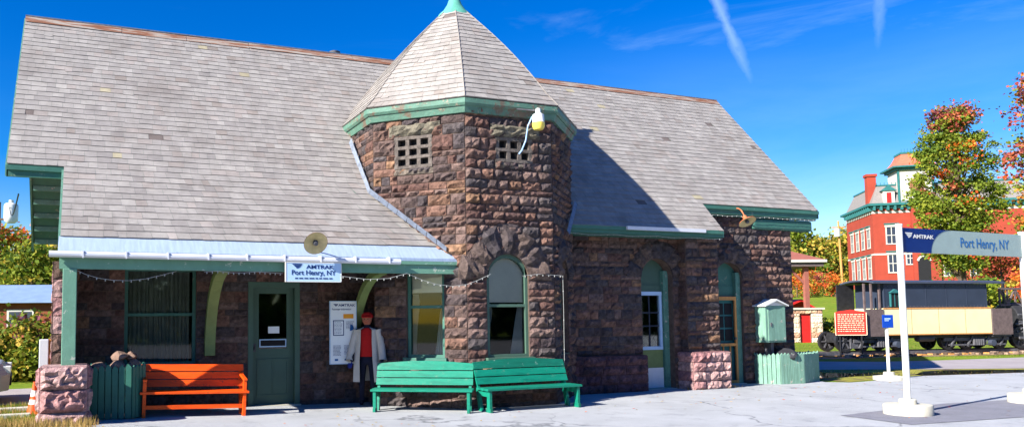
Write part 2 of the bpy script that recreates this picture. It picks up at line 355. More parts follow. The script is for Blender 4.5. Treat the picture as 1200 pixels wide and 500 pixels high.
sheet('pavement', [(-.35, -1.2), (.1, -1.0), (.1, 6.5), (16.2, 6.5), (16.25, .35), (15.9, -.3), (16.3, -.62), (17.0, -.57), (18.0, -.3), (19.3, -.08), (20.4, -.25), (22.5, -.56), (26, -1.2), (40, -3.5), (40, -34), (-20, -34), (-20, -3.2), (-.35, -3.2)], .02, M['pave'], 1.0)
a, b, c, d, e = onZ(985, 488), onZ(1068, 499), onZ(1215, 489), onZ(1215, 468), onZ(1105, 474)
sheet('asphalt_patch', [(a.x, a.y), (b.x, b.y), (c.x, c.y), (d.x, d.y), (e.x, e.y)], .026, M['patch'], 2)
_q = [onZ(u_, v_) for u_, v_ in ((945, 433.5), (1000, 433), (1085, 432.6), (1200, 431.5))]
sheet('road', [(16.8, 12), (17.0, 7)]+[(p_.x, p_.y) for p_ in _q]+[(40, -1.8), (70, -3), (70, 1), (45, 3.3), (30.5, 3.7), (26.5, 3.9), (24, 4.3), (22.4, 5.4), (21.4, 9), (21, 14)], .012, M['road'], 2)
sheet('side_road', [(-30, 1.6), (-.5, 1.6), (-.5, 4.9), (-30, 4.9)], .012, M['road'], 2)
sheet('puddle', [(onZ(*q).x, onZ(*q).y) for q in ((1098, 441.5), (1072, 439), (1082, 435), (1110, 433.6), (1160, 433.2), (1230, 433), (1230, 440), (1180, 441), (1135, 440.2))], .012, M['puddle'], 2)
pm = [(onZ(*q).x, onZ(*q).y) for q in ((962, 443), (940, 440), (945, 436.5), (1000, 437.5), (1045, 437), (1040, 439.5), (1000, 441))]
sheet('puddle', pm, .012, M['puddle'], 2)
# mud and dry grass verge between pavement and road
M['verge'] = mat('muddy_verge', srgb(138, 134, 60), rough=.95, nscale=2, namt=.3, bump=.7, bscale=14, n2=(1.6, srgb(104, 88, 70), .5, .6), spec=.1)
sheet('verge', [(16.3, 7), (16.4, .5), (16.5, -.45), (18.0, -.1), (19.3, .1), (22.5, -.4), (40, -3.2), (40, -1.6), (26.1, .4), (21.8, 1.6), (19.2, 2.9), (17.4, 4.6), (16.9, 7)], .007, M['verge'], 1)

# rails: line through these two points
tA, tB = onZ(1000, 417.5), onZ(1170, 413.5)
tdir = (tB-tA); tdir.z = 0; tdir.normalize(); tn = Vector((-tdir.y, tdir.x, 0)); tang = math.atan2(tdir.y, tdir.x)
def tk(s, o, z=0.0):
    return tA+tdir*s+tn*o+Vector((0, 0, z))
def strip(a0, a1, o0, o1): return [(tk(s, o).x, tk(s, o).y) for s, o in ((a0, o0), (a1, o0), (a1, o1), (a0, o1))]
sheet('track_bed', strip(-12, 30, -1.0, 2.3), .01, M['ballast'], 2)
trk = empty('railway_track', (0, 0, 0), 0, 'rusty narrow rails on sleepers running under the old railway car', 'railway track')
for o in (0.0, .82): MB().bar(tk(-12, o, .11), tk(30, o, .11), .07, .12).build('rail', M['iron'], trk)
m = MB()
for i in range(66):
    s = -11.8+i*.63; m.box(-.11, .11, -.8, .8, 0, .05, M=Matrix.Translation(tk(s, .41, .008)) @ Matrix.Rotation(tang, 4, 'Z'))
m.build('sleepers', M['tanwood'], trk)

# ------------------------------------------------------------------ stone walls
PAL = [srgb(*[c*f_ for c, f_ in zip(q, (.885, .865, .865))]) for q in ((124, 100, 90), (110, 93, 87), (136, 106, 92), (98, 85, 82), (112, 86, 78), (86, 79, 80), (130, 110, 102), (104, 83, 78), (94, 88, 88))]
ACC = [srgb(132, 102, 80), srgb(118, 90, 74), srgb(74, 64, 66), srgb(80, 70, 70)]
REDPAL = [srgb(168, 126, 124), srgb(154, 112, 112), srgb(176, 142, 138)]
SHADEDREDPAL = [srgb(92, 66, 70), srgb(82, 62, 66), srgb(100, 74, 76)]  # same red stone, darkened: the left plinth's shade is in the colour
def block(mb, u0, u1, z0, z1, depth, col, y=0.0, jt=.012):
    """rock faced block on plane y (outward = -y): edges inset, face bulging unevenly"""
    w = u1-u0; h = z1-z0
    nx = max(2, min(11, int(w/.055))); nz = max(2, min(6, int(h/.05)))
    tx = random.uniform(-.3, .3); tz = random.uniform(-.2, .6)
    V = [[None]*(nz+1) for _ in range(nx+1)]
    for i in range(nx+1):
        for j in range(nz+1):
            a, b = i/nx, j/nz
            edge = (i in (0, nx)) or (j in (0, nz))
            jx = random.uniform(-.35, .35)/nx*w if not edge else 0
            jz = random.uniform(-.3, .3)/nz*h if not edge else 0
            d = .006+random.uniform(0, .012) if edge else depth*(.45+.3*(a-.5)*tx*2+.35*(b-.5)*tz+random.uniform(-.1, .55))
            V[i][j] = (u0+jt/2+(w-jt)*a+jx, y-d, z0+jt/2+(h-jt)*b+jz)
    for i in range(nx):
        for j in range(nz):
            k = random.uniform(.88, 1.12); c = (col[0]*k, col[1]*k, col[2]*k, 1)
            mb.quad([V[i][j], V[i+1][j], V[i+1][j+1], V[i][j+1]], c)
    ring = [V[i][0] for i in range(nx+1)]+[V[nx][j] for j in range(1, nz+1)]+[V[i][nz] for i in range(nx-1, -1, -1)]+[V[0][j] for j in range(nz-1, 0, -1)]
    n = len(ring)
    for i in range(n):
        p, q = ring[i], ring[(i+1) % n]
        mb.quad([(p[0], y+.03, p[2]), (q[0], y+.03, q[2]), q, p], (col[0]*.8, col[1]*.8, col[2]*.8, 1))
def arch_pts(u0, u1, zs, rise, n=12):
    w = (u1-u0)/2; Rr = (w*w+rise*rise)/(2*rise); cz = zs+rise-Rr; uc = (u0+u1)/2
    a = math.asin(min(1, w/Rr)); 
    if rise > w: a = math.pi/2
    return [(uc+Rr*math.sin(t), cz+Rr*math.cos(t)) for t in [(-a+2*a*i/n) for i in range(n+1)]], (uc, cz, Rr, a)
def wall(name, parent, loc, rz, W_, H_, openings=(), z0=0.0, depth=.055, pal=PAL, rowh=(.09, .2), bw=(.14, .46), jamb=.22, skip=()):
    """openings: (u0,u1,za,zs,rise,voussoir_length). local frame: x right, y into the wall"""
    mb = MB()
    forced = sorted(set([z0, H_]+[o[2] for o in openings]+[o[3]+o[4] for o in openings if o[4] == 0]))
    forced = [z for z in forced if z0 <= z <= H_]
    rows = []
    for k in range(len(forced)-1):
        a, b = forced[k], forced[k+1]; z = a
        while b-z > rowh[1]*1.4:
            h = random.uniform(*rowh); rows.append((z, z+h)); z += h
        rows.append((z, b))
    for (a, b) in rows:
        if b-a < .03: continue
        segs = [(0.0, W_)]
        for o in openings:
            top = o[3]+o[4]
            if b > o[2]+1e-4 and a < top-1e-4:
                ou0, ou1 = o[0], o[1]
                if o[4] > 0 and a > o[3]:   # narrow with the arch
                    pts, (uc, cz, Rr, _) = arch_pts(o[0], o[1], o[3], o[4])
                    hh = max(0.0, Rr*Rr-(a-cz)**2)**.5; ou0, ou1 = uc-hh, uc+hh
                ns = []
                for s0, s1 in segs:
                    if ou0 > s0: ns.append((s0, min(s1, ou0)))
                    if ou1 < s1: ns.append((max(s0, ou1), s1))
                segs = [q for q in ns if q[1]-q[0] > .04]
        for s0, s1 in segs:
            u = s0
            while s1-u > 1e-3:
                w = random.uniform(*bw)
                if s1-(u+w) < .14: w = s1-u
                c = random.choice(PAL if random.random() > .1 else ACC) if pal is PAL else random.choice(pal)
                block(mb, u, u+w, a, b, depth*random.uniform(.7, 1.3), c); u += w
    for o in openings:
        if o[4] > 0 and o[5] > 0:
            pts, (uc, cz, Rr, an) = arch_pts(o[0], o[1], o[3], o[4]); nv = max(5, int(2*an*(Rr+.1)/.19))
            sub = MB()
            for k in range(nv):
                t0 = -an*1.12+2*an*1.12*k/nv; t1 = t0+2*an*1.12/nv
                L = o[5]*random.uniform(.85, 1.1); col = random.choice([srgb(84, 74, 72), srgb(96, 82, 76), srgb(74, 68, 70)])
                for q in range(3):
                    for r in range(4): pass
                n1, n2 = 3, 5; V = {}
                for i in range(n1+1):
                    for j in range(n2+1):
                        t = t0+(t1-t0)*i/n1; rr = Rr+L*j/n2
                        ed = i in (0, n1) or j in (0, n2)
                        dd = .035 if ed else .055+random.uniform(.0, .075)
                        V[i, j] = (uc+rr*math.sin(t), -dd, cz+rr*math.cos(t))
                for i in range(n1):
                    for j in range(n2):
                        kk = random.uniform(.85, 1.15)
                        mb.quad([V[i, j], V[i+1, j], V[i+1, j+1], V[i, j+1]], tuple([c_*kk for c_ in col[:3]]+[1]))
                ring = [V[i, 0] for i in range(n1+1)]+[V[n1, j] for j in range(1, n2+1)]+[V[i, n2] for i in range(n1-1, -1, -1)]+[V[0, j] for j in range(n2-1, 0, -1)]
                for i in range(len(ring)):
                    p, q = ring[i], ring[(i+1) % len(ring)]; mb.quad([(p[0], .02, p[2]), (q[0], .02, q[2]), q, p], tuple([c_*.7 for c_ in col[:3]]+[1]))
    # backing with holes (mortar, slot 1)
    us = sorted(set([0, W_]+[o[0] for o in openings]+[o[1] for o in openings])); zs = sorted(set([z0, H_]+[o[2] for o in openings]+[o[3]+o[4] for o in openings]))
    us = [u for u in us if 0 <= u <= W_]; zs = [z for z in zs if z0 <= z <= H_]
    for i in range(len(us)-1):
        for j in range(len(zs)-1):
            uc, zc = (us[i]+us[i+1])/2, (zs[j]+zs[j+1])/2
            if any(o[0] < uc < o[1] and o[2] < zc < o[3]+o[4] for o in openings): continue
            mb.quad([(us[i], 0, zs[j]), (us[i+1], 0, zs[j]), (us[i+1], 0, zs[j+1]), (us[i], 0, zs[j+1])], mi=1)
    for o in openings:
        top = o[3]+o[4]
        if o[4] > 0:
            pts, _ = arch_pts(o[0], o[1], o[3], o[4])
            for i in range(len(pts)-1):
                (a0, b0), (a1, b1) = pts[i], pts[i+1]
                mb.quad([(a0, 0, b0), (a1, 0, b1), (a1, 0, top), (a0, 0, top)], mi=1)
                mb.quad([(a0, 0, b0), (a0, jamb, b0), (a1, jamb, b1), (a1, 0, b1)], mi=1)
        else: mb.quad([(o[0], 0, top), (o[0], jamb, top), (o[1], jamb, top), (o[1], 0, top)], mi=1)
        mb.quad([(o[0], 0, o[2]), (o[0], jamb, o[2]), (o[0], jamb, o[3]), (o[0], 0, o[3])], mi=1)
        mb.quad([(o[1], 0, o[2]), (o[1], 0, o[3]), (o[1], jamb, o[3]), (o[1], jamb, o[2])], mi=1)
        mb.quad([(o[0], 0, o[2]), (o[1], 0, o[2]), (o[1], jamb, o[2]), (o[0], jamb, o[2])], mi=1)
    return mb.build(name, [M['stone'], M['mortar']], parent, loc, rz)

ST = empty('railway_station', (0, 0, 0), 0, 'long brown stone railway station with steep grey shingle roof, octagonal turret and green porch', 'building')
ZR, YR, SL = 7.394, 3.089, 1.131
XL, XR_, XE = -.812, 16.352, 15.6
YE, YM, YP, XB, YC, YW = .074, -.482, -.985, 12.883, .22, .39
def rz_(Y): return ZR-SL*abs(YR-Y)
TC = Vector((7.224, .729, 0)); RW, RE = 2.263, 2.42
def face_frame(adeg, R=RW):
    a = R_(adeg); c = TC+Vector((math.cos(a), math.sin(a), 0))*R*math.cos(R_(22.5))
    side = R*2*math.sin(R_(22.5)); right = Vector((-math.sin(a), math.cos(a), 0))
    return c-right*side/2, a+math.pi/2, side
# turret walls
tw_open = {-90: [(.38, 1.2, .86, 2.28, .36, .5), (.62, 1.28, 4.28, 4.66, 0, 0)], -135: [(.62, 1.32, .86, 2.62, 0, 0), (.46, 1.1, 4.2, 4.72, 0, 0)], -45: [(.45, 1.2, .86, 2.3, .3, .36)]}
for adeg in (-180, -135, -90, -45, 0, 45, 135):
    loc, rz, side = face_frame(adeg)
    if adeg in (45, 135, 0, -180) : wall('turret_wall', ST, loc+Vector((0, 0, 3.0 if adeg != 0 else 0)), rz, side, 2.2 if adeg != 0 else 5.2)
    else: wall('turret_wall', ST, loc, rz, side, 5.2, tw_open.get(adeg, ()), depth=.075)
def box_obj(name, m_, parent, loc, rz, boxes, bevel=0.0):
    mb = MB()
    for b in boxes: mb.box(*b)
    return mb.build(name, m_, parent, loc, rz, bevel=bevel)
# grid lights of the turret: stone lintel and stone grid over dark holes
for adeg, (u0, u1, za, zb) in ((-135, (.46, 1.1, 4.2, 4.72)), (-90, (.62, 1.28, 4.28, 4.66))):
    loc, rz, side = face_frame(adeg)
    mb = MB(); sm = srgb(104, 96, 90)
    n = 3; w = (u1-u0); h = zb-za; nz = 3 if adeg == -135 else 2
    for i in range(n+1): mb.box(u0+w*i/n-.035, u0+w*i/n+.035, -.03+.001*i, .1, za-.03, zb+.03, sm)
    for j in range(nz+1): mb.box(u0-.04, u1+.04, -.033, .1, za+h*j/nz-.028, za+h*j/nz+.028, sm)
    gr = mb.build('stone_grille', M['stone'], ST, loc, rz)
    box_obj('dark_opening', M['dark'], gr, None, None, [(u0, u1, .08, .12, za, zb)])
    mb = MB(); block(mb, u0-.14, u1+.2, zb+.03, zb+.25, .1, srgb(112, 106, 92), y=-.02); mb.build('stone_lintel', M['stone'], ST, loc, rz)
    mb = MB(); block(mb, u0-.06, u1+.06, za-.14, za-.03, .05, srgb(112, 102, 92), y=-.01)
    mb.build('stone_sill', M['stone'], ST, loc, rz)

# arched window with blind / curtains
def window(name, parent, loc, rz, u0, u1, z0, zs, rise, frame_m, y=.14, mid=.5, blind=0.0, curtains=True, bars=0, panel=None, label=None):
    w = u1-u0; top = zs+rise; fr = MB(); t = .055
    fr.box(u0, u0+t, y-.04, y+.05, z0, zs+rise*.5); fr.box(u1-t, u1, y-.04, y+.05, z0, zs+rise*.5); fr.box(u0, u1, y-.043, y+.053, z0, z0+t)
    zm = z0+(top-z0)*mid; fr.box(u0+t, u1-t, y-.03, y+.04, zm-.025, zm+.025)
    if rise > 0:
        pts, _ = arch_pts(u0-.01, u1+.01, zs, rise)
        for i in range(len(pts)-1):
            a, b = pts[i], pts[i+1]
            fr.prism([(a[0], y-.04, a[1]), (b[0], y-.04, b[1]), (b[0]*.92+(u0+u1)/2*.08, y-.04, b[1]-t*1.2), (a[0]*.92+(u0+u1)/2*.08, y-.04, a[1]-t*1.2)], (0, .09, 0))
    else: fr.box(u0, u1, y-.042, y+.052, top-t, top)
    for k in range(bars): 
        z = z0+(zm-z0)*(k+1)/(bars+1); fr.box(u0+t, u1-t, y-.01, y+.02, z-.01, z+.01)
    if bars: fr.box((u0+u1)/2-.01, (u0+u1)/2+.01, y-.012, y+.022, z0+t, zm)
    f = fr.build(name, frame_m, parent, loc, rz)
    if label: f['label'] = label
    box_obj('sill', frame_m, f, None, None, [(u0-.05, u1+.05, y-.17, y, z0-.06, z0+.004)])
    gm = MB()
    if rise > 0:
        pts, _ = arch_pts(u0+.01, u1-.01, zs, rise-.01); poly = [(u0+.01, y+.005, z0)]+[(u1-.01, y+.005, z0)]+[(p[0], y+.005, p[1]) for p in pts[::-1]]
        gm.quad(poly)
    else: gm.quad([(u0+.01, y+.005, z0), (u1-.01, y+.005, z0), (u1-.01, y+.005, top), (u0+.01, y+.005, top)])
    gm.build('pane', M['glass'], f)
    if blind > 0:
        zb = top-(top-z0)*blind; box_obj('blind', M['blind'], f, None, None, [(u0+.03, u1-.03, y+.05, y+.056, zb, top-.02)])
    if curtains:
        cm = MB(); zt = (top-(top-z0)*blind-.02) if blind else top-.05
        for side in (0, 1):
            n = 16; prev = None
            for i in range(9):
                z = zt-(zt-z0)*i/8; k = i/8
                wid = w*((.07+.12*(1-abs(k-.15))**2) if side == 0 else (.1+.28*(k*.9)**1.6+.03*math.sin(k*4))); row = []
                for j in range(n+1):
                    x = (u0+.04+wid*j/n) if side == 0 else (u1-.04-wid*j/n); row.append((x, y+.1+.02*math.sin(j*2.1), z))
                if prev:
                    for j in range(n): cm.quad([prev[j], prev[j+1], row[j+1], row[j]])
                prev = row
        cm.build('curtain', M['drape'], f, smooth=True)
    return f
loc, rz, _ = face_frame(-90); window('window', ST, loc, rz, .38, 1.2, .86, 2.28, .36, M['sage'], blind=.47, y=.06)
loc, rz, _ = face_frame(-45); window('window', ST, loc, rz, .45, 1.2, .86, 2.3, .3, M['sage'], blind=.3, y=.16)
loc, rz, _ = face_frame(-135); window('window', ST, loc, rz, .62, 1.32, .86, 2.62, 0, M['green'], blind=.36, y=.09)
# near-black panel added inside the turret; its colour makes the room look unlit
box_obj('dark_room_panel', M['dark'], ST, None, None, [(5.6, 9.1, 1.2, 1.25, 0, 3.2)])

# main walls (front)
wall('front_wall', ST, (0, YW, 0), 0, 5.4, 2.75, [(.95, 2.1, .8, 2.42, 0, 0), (2.98, 3.9, 0, 2.2, 0, 0)], depth=.04)
# right-hand projecting section at Y=0
wall('front_wall', ST, (9.0, 0, 0), 0, 4.07, 3.4, [(2.1, 2.92, 0, 2.42, .33, .38)], depth=.055, jamb=.34)
wall('front_wall', ST, (13.07, YC, 0), 0, XE-13.07, 3.95, [(.2, 1.0, 0, 2.42, .3, .34)], depth=.07, jamb=.3)
wall('front_wall', ST, (13.07, 0, 0), R_(90), YC, 3.4, depth=.04)
wall('gable_wall', ST, (XE, YC, 0), R_(90), 5.75, 3.7, depth=.05)
wall('gable_wall', ST, (0, 6.3, 0), R_(-90), 5.9, 3.7, depth=.05)
mb = MB()
for X, t in ((XE-.02, 1), (.03, -1)):
    mb = MB(); mb.prism([(X, .4, 3.68), (X, 6.25, 3.68), (X, 6.25, 3.7), (X, YR, ZR-.25), (X, .4, rz_(.4)-.2)], (.05*-t, 0, 0)); mb.build('gable_panel', M['brownroof'], ST)
mb = MB(); mb.box(0, XE, 6.3, 6.4, 0, 3.6); mb.build('rear_wall', M['mortar'], ST)
# reddish water-table blocks
def base_blocks(name, x0, x1, yf, yb, h, pal=REDPAL, z0=0.0, rows=4):
    mb = MB(); hh = h/rows
    for r in range(rows):
        u = 0; W_ = x1-x0
        while W_-u > 1e-3:
            w = random.uniform(.3, .6); 
            if W_-u-w < .2: w = W_-u
            block(mb, x0+u, x0+u+w, z0+r*hh, z0+(r+1)*hh, .08, random.choice(pal), y=yf); u += w
    o = mb.build(name, [M['stone']], ST)
    sb = MB()
    D = yb-yf
    for (lx, ly, rzz) in ((x0, yb, -90), (x1, yf, 90)):
        m2 = MB()
        for r in range(rows): block(m2, 0, D, z0+r*hh, z0+(r+1)*hh, .05, random.choice(pal))
        m2.build(name+'_return', M['stone'], o, (lx, ly, 0), R_(rzz))
    MB().box(x0+.01, x1-.01, yf+.005, yb, z0, z0+h+.01, random.choice(pal)).build(name+'_core', M['stone'], o)
    return o
base_blocks('base_course', 9.0, 11.05, -.2, 0, .74, SHADEDREDPAL)
base_blocks('base_course', 12.0, 13.0, -.45, 0, .78)
wall('buttress', ST, (12.08, -.24, 0), 0, .86, 3.3, z0=.7, depth=.07)
wall('buttress_side', ST, (12.08, 0, 0), R_(-90), .24, 3.3, z0=.7, depth=.03)
wall('buttress_side', ST, (12.94, -.24, 0), R_(90), .24, 3.3, z0=.7, depth=.03)
# ------------------------------------------------------------------ doors
def door_box(name, m_, parent, boxes, **k): return box_obj(name, m_, parent, None, None, boxes, **k)
# porch door (wall plane YW)
y = YW
d = door_box('door', M['sage'], ST, [(3.07, 3.81, y+.10, y+.15, .05, .95), (3.07, 3.19, y+.10, y+.15, .95, 2.1), (3.69, 3.81, y+.10, y+.15, .95, 2.1), (3.19, 3.69, y+.1, y+.15, 2.0, 2.1), (3.19, 3.69, y+.1, y+.15, .95, 1.03)])
door_box('door_frame', M['sage'], d, [(2.98, 3.07, y-.02, y+.16, .05, 2.2), (3.81, 3.9, y-.02, y+.16, .05, 2.2), (3.07, 3.81, y-.02, y+.16, 2.1, 2.2)])
door_box('panel_moulding', M['sage'], d, [(3.16, 3.72, y+.085, y+.1, .82, .85), (3.16, 3.72, y+.085, y+.1, .2, .23), (3.16, 3.19, y+.085, y+.1, .23, .82), (3.69, 3.72, y+.085, y+.1, .23, .82), (3.43, 3.45, y+.085, y+.1, .23, .82)])
door_box('letter_flap', M['lightblue'], d, [(3.2, 3.68, y+.085, y+.1, 1.06, 1.2)])
door_box('flap_recess', M['dark'], d, [(3.22, 3.66, y+.08, y+.086, 1.08, 1.18)])
door_box('door_glass', M['glass'], d, [(3.19, 3.69, y+.12, y+.125, 1.03, 2.0)])
door_box('notice', M['paper'], d, [(3.36, 3.56, y+.112, y+.118, 1.3, 1.42)])
door_box('handle', M['iron'], d, [(3.1, 3.13, y+.04, y+.1, 1.02, 1.06), (3.09, 3.14, y+.09, y+.1, .98, 1.12)])
MB().box(2.98, 3.9, y-.12, y+.2, .0, .06).build('doorstep', M['concrete'], ST)
def arched_door(X0, X1, Y, kind):
    y = Y+(.15 if kind else .24); W2 = X1-X0
    fr = MB(); t = .09
    fr.box(X0, X0+t*.7, y-.1, y+.08, 0, 2.5); fr.box(X1-t*1.4, X1, y-.1, y+.08, 0, 2.5)
    pts, _ = arch_pts(X0, X1, 2.42, .33)
    f = fr.build('door_frame', M['greenw'], ST)
    tr = MB(); tr.quad([(X0, y+.0, 2.2)]+[(X1, y+.0, 2.2)]+[(p[0], y+.0, p[1]) for p in pts[::-1]]);
    tr.box(X0+.02, X1-.02, y-.02, y+.03, 1.98, 2.2)
    tr.build('transom_panel', M['green'] if kind else M['sage'], f)
    a, b = X0+.07, X1-.13
    if kind == 0:   # white sash over yellow-green panel and grey board
        d = MB(); d.box(a, b, y-.05, y+.02, 1.98, 2.06); d.box(a, b, y-.05, y+.02, .83, .9); d.box(b-.06, b, y-.045, y+.02, .9, 1.98)
        dd = d.build('door', M['lightblue'], f)
        door_box('lower_panel', M['yellowgreen'], dd, [(a, b, y-.03, y+.02, .45, .83)])
        door_box('kick_board', M['white'], dd, [(a, b, y-.04, y+.02, .03, .45)])
        door_box('pane', M['glass'], dd, [(a, b-.06, y-.01, y-.004, .9, 1.98)])
        MB().box(a, b-.06, y-.02, y-.012, 1.32, 1.345).box(a, b-.06, y-.021, y-.011, 1.6, 1.625).box((a+b)/2-.02, (a+b)/2+.005, y-.022, y-.012, .9, 1.98).build('glazing_bars', M['slate_blue'], dd)
    else:
        d = MB(); ym = y-.06
        d.box(a, b, ym-.04, ym, 1.88, 1.96); d.box(a, a+.05, ym-.04, ym, .03, 1.88); d.box(b-.05, b, ym-.04, ym, .03, 1.88); d.box(a, b, ym-.045, ym-.005, .86, .92); d.box(a, b, ym-.042, ym, .03, .1)
        for k in (1, 2): d.box(a+(b-a)*k/3-.012, a+(b-a)*k/3+.012, ym-.03, ym, .1, .86)
        dd = d.build('door', M['tanwood'], f)
        inner = door_box('inner_door', M['teal'], f, [(a, b, y-.01, y+.03, .03, 2.0)])
        gl = MB()
        for i in range(2):
            for j in range(3): gl.box(a+.08+i*.25, a+.29+i*.25, y-.02, y-.012, .98+j*.29, 1.23+j*.29)
        gl.build('pane', M['dark'], inner)
        door_box('handle', M['iron'], dd, [(b-.1, b-.06, ym-.08, ym-.04, 1.0, 1.05)])
    MB().box(X0, X1, Y-.05, Y+.3, 0, .035).build('doorstep', M['concrete'], ST)
arched_door(11.1, 11.92, 0, 0)
arched_door(13.27, 14.07, YC, 1)
# porch window 1: wide with full lace curtains
f = window('window', ST, (0, YW, 0), 0, .95, 2.1, .8, 2.42, 0, M['green'], y=.1, mid=.52, curtains=False)
cm = MB(); n = 60; prev = None
for j in range(n+1):
    x = 1.02+.98*j/n; yy = .17+.022*math.sin(j*1.15)+.012*math.sin(j*2.7)
    p = ((x, yy, .84), (x, yy, 2.38))
    if prev: cm.quad([prev[0], p[0], p[1], prev[1]])
    prev = p
cm.build('curtain', M['curtain'], f, smooth=True)

# ------------------------------------------------------------------ roofs
TH = math.atan(SL); CT, SN = math.cos(TH), math.sin(TH)
def shc():
    r = random.random(); v = random.gauss(0, 4.5)
    b = (147+v, 142+v, 137+v*.9)
    if r < .004: b = (160+v, 151+v, 126+v)
    elif r < .012: b = (138+v, 129+v, 122+v)
    elif r < .12: b = (147+v, 139+v, 133+v)
    return srgb(*[max(40, min(235, q)) for q in b])
def shingles(mb, P, intervals, e, wr=(.12, .26), thick=.012):
    """P(u, d, h): point at u along, d down the slope, h above it; intervals(d0,d1)->list of (u0a,u1a,u0b,u1b) at top and bottom"""
    d = 0
    while True:
        iv = intervals(d, d+e)
        if iv is None: break
        wob = random.uniform(-.004, .004)
        for (a0, a1, b0, b1) in iv:          # a: top edge, b: bottom edge
            t = 0.0; L = max(b1-b0, 1e-3)
            while t < 1-1e-6:
                w = random.uniform(*wr)/L; t1 = min(1, t+w)
                if 1-t1 < .06/L: t1 = 1
                g_ = .0012/L
                miss = random.random() < .0012
                dj = random.uniform(-.006, .006)+wob+(random.uniform(.01, .035) if random.random() < .012 else 0)
                h = thick*random.uniform(.8, 1.25); col = shc()
                if miss: h = .004; col = srgb(104, 94, 90)
                tl = a0+(a1-a0)*(t+g_); tr_ = a0+(a1-a0)*(t1-g_); bl = b0+(b1-b0)*(t+g_); br = b0+(b1-b0)*(t1-g_)
                q = [P(bl, d+e+dj, h), P(br, d+e+dj, h), P(tr_, d-.012, .002), P(tl, d-.012, .002)]
                mb.quad(q, col)
                dk = tuple([c*.8 for c in col[:3]]+[1])
                mb.quad([P(bl, d+e+dj, -.008), P(br, d+e+dj, -.008), q[1], q[0]], dk)
                t = t1
        d += e
LS = lambda Y: (YR-Y)/CT           # slope distance from the ridge
def Pf(u, d, h): return (u, YR-d*CT-h*SN, ZR-d*SN+h*CT)
eE, eM, eP = LS(YE), LS(YM), LS(YP)
EX = eE/31
def inter(d0, d1):
    if d0 > eP-.01: return None
    iv = []
    if d0 < eE-.01: return [(XL, XR_, XL, XR_)]
    Y1 = YR-min(d1, eP)*CT
    iv.append((0, 6.0, 0, 6.1))
    if d0 < eM-.05: iv.append((8.7, XB, 8.7, XB))
    return iv
mb = MB(); shingles(mb, Pf, inter, EX); front = mb.build('roof_shingles', M['shingle'], ST)
def slab(pts, thick): return MB().prism(pts, (0, thick*SN, -thick*CT))
dk = MB(); o = .02
def sp(x, Y, h=-.012): return (x, Y-h*SN*1, rz_(Y)+h*CT)
for (xa, xb, ya, yb) in ((XL, XR_, YE, YR), (0.0, 6.2, YP, YE), (8.6, XB, YM, YE)):
    dk.prism([sp(xa, ya), sp(xb, ya), sp(xb, yb), sp(xa, yb)], (0, .09*SN, -.09*CT))
dk.build('roof_deck', M['green'], ST)
bk = MB(); bk.prism([(XL, YR, ZR-.02), (XR_, YR, ZR-.02), (XR_, 6.62, rz_(6.62)), (XL, 6.62, rz_(6.62))], (0, -.08*SN, -.08*CT), col=srgb(160, 150, 148))
bk.build('rear_roof_slope', M['green'], ST)
# purlins under the left verge of the rear slope, verge boards
pu = MB()
k = 6.5
while k > 3.4:
    z = rz_(k)-.16; MB().box(XL+.05, 0, k-.04, k+.04, z-.06, z+.05).build('purlin', M['greenw'], ST); k -= .24
for X in (XL-.02, XR_-.02):
    for a, b in ((YE, YR), (6.66, YR)):
        MB().prism([(X, a, rz_(a)-.02), (X, b, ZR-.02), (X, b, ZR-.22), (X, a, rz_(a)-.2)], (.04, 0, 0)).build('verge_board', M['greenw'], ST)
# eave fascias of the front slope
ze = rz_(YE)
def fascia(mb, xa, xb, Y, z, h1=.2, t=.05):
    mb.box(xa, xb, Y+.0, Y+t, z-h1, z-.03); mb.box(xa, xb, Y-.035, Y+.0, z-.1, z-.025)
for q in ((XL, .0, YE, ze, .2), (XB+.02, XR_, YE, ze, .2), (8.75, XB, YM, rz_(YM), .17)):
    fb = MB(); fascia(fb, *q); fb.build('eave_fascia', M['green'], ST)
fb = MB()
fb.box(XB-.1, XR_, YE+.06, YC+.0, ze-.24, ze-.2); fb.box(8.7, XB, YM+.05, 0, rz_(YM)-.19, rz_(YM)-.16)
fb.build('eave_soffit', M['green'], ST)
rt = MB(); rt.box(14.4, XR_-.12, YC-.09, YC+.2, ze-.5, ze-.25); rt.build('eave_return', M['green'], ST, bevel=.05)
# side cheek of the lower roof extension
ck = MB()
for X in (XB, ): ck.prism([(X, YE, rz_(YE)-.03), (X, YM, rz_(YM)-.03), (X, YM, rz_(YM)-.17), (X, YE, rz_(YE)-.25)], (.03, 0, 0))
ck.prism([(-.03, YE, rz_(YE)-.02), (-.03, YP, rz_(YP)-.02), (-.03, YP, rz_(YP)-.17), (-.03, YE, rz_(YE)-.25)], (.03, 0, 0))
ck.build('roof_cheek', M['greenw'], ST)
# ridge capping: bare orange wood with a pale cap
rc = MB(); x = XL
while x < XR_:
    w = random.uniform(1.2, 2.4); x1 = min(XR_, x+w); j = random.uniform(0, .012)
    rc.prism([(x, YR-.14, ZR-.135+j), (x, YR-.005, ZR+.02+j), (x, YR+.13, ZR-.12), (x, YR, ZR-.03)], (x1-x-.01, 0, 0)); x = x1
rcap = rc.build('ridge_board', M['wood_ridge'], ST)
MB().box(XL, 8.5, YR-.02, YR+.06, ZR+.02, ZR+.045).box(8.5, XR_, YR-.02, YR+.06, ZR+.018, ZR+.035).build('ridge_strip', M['lead'], rcap)
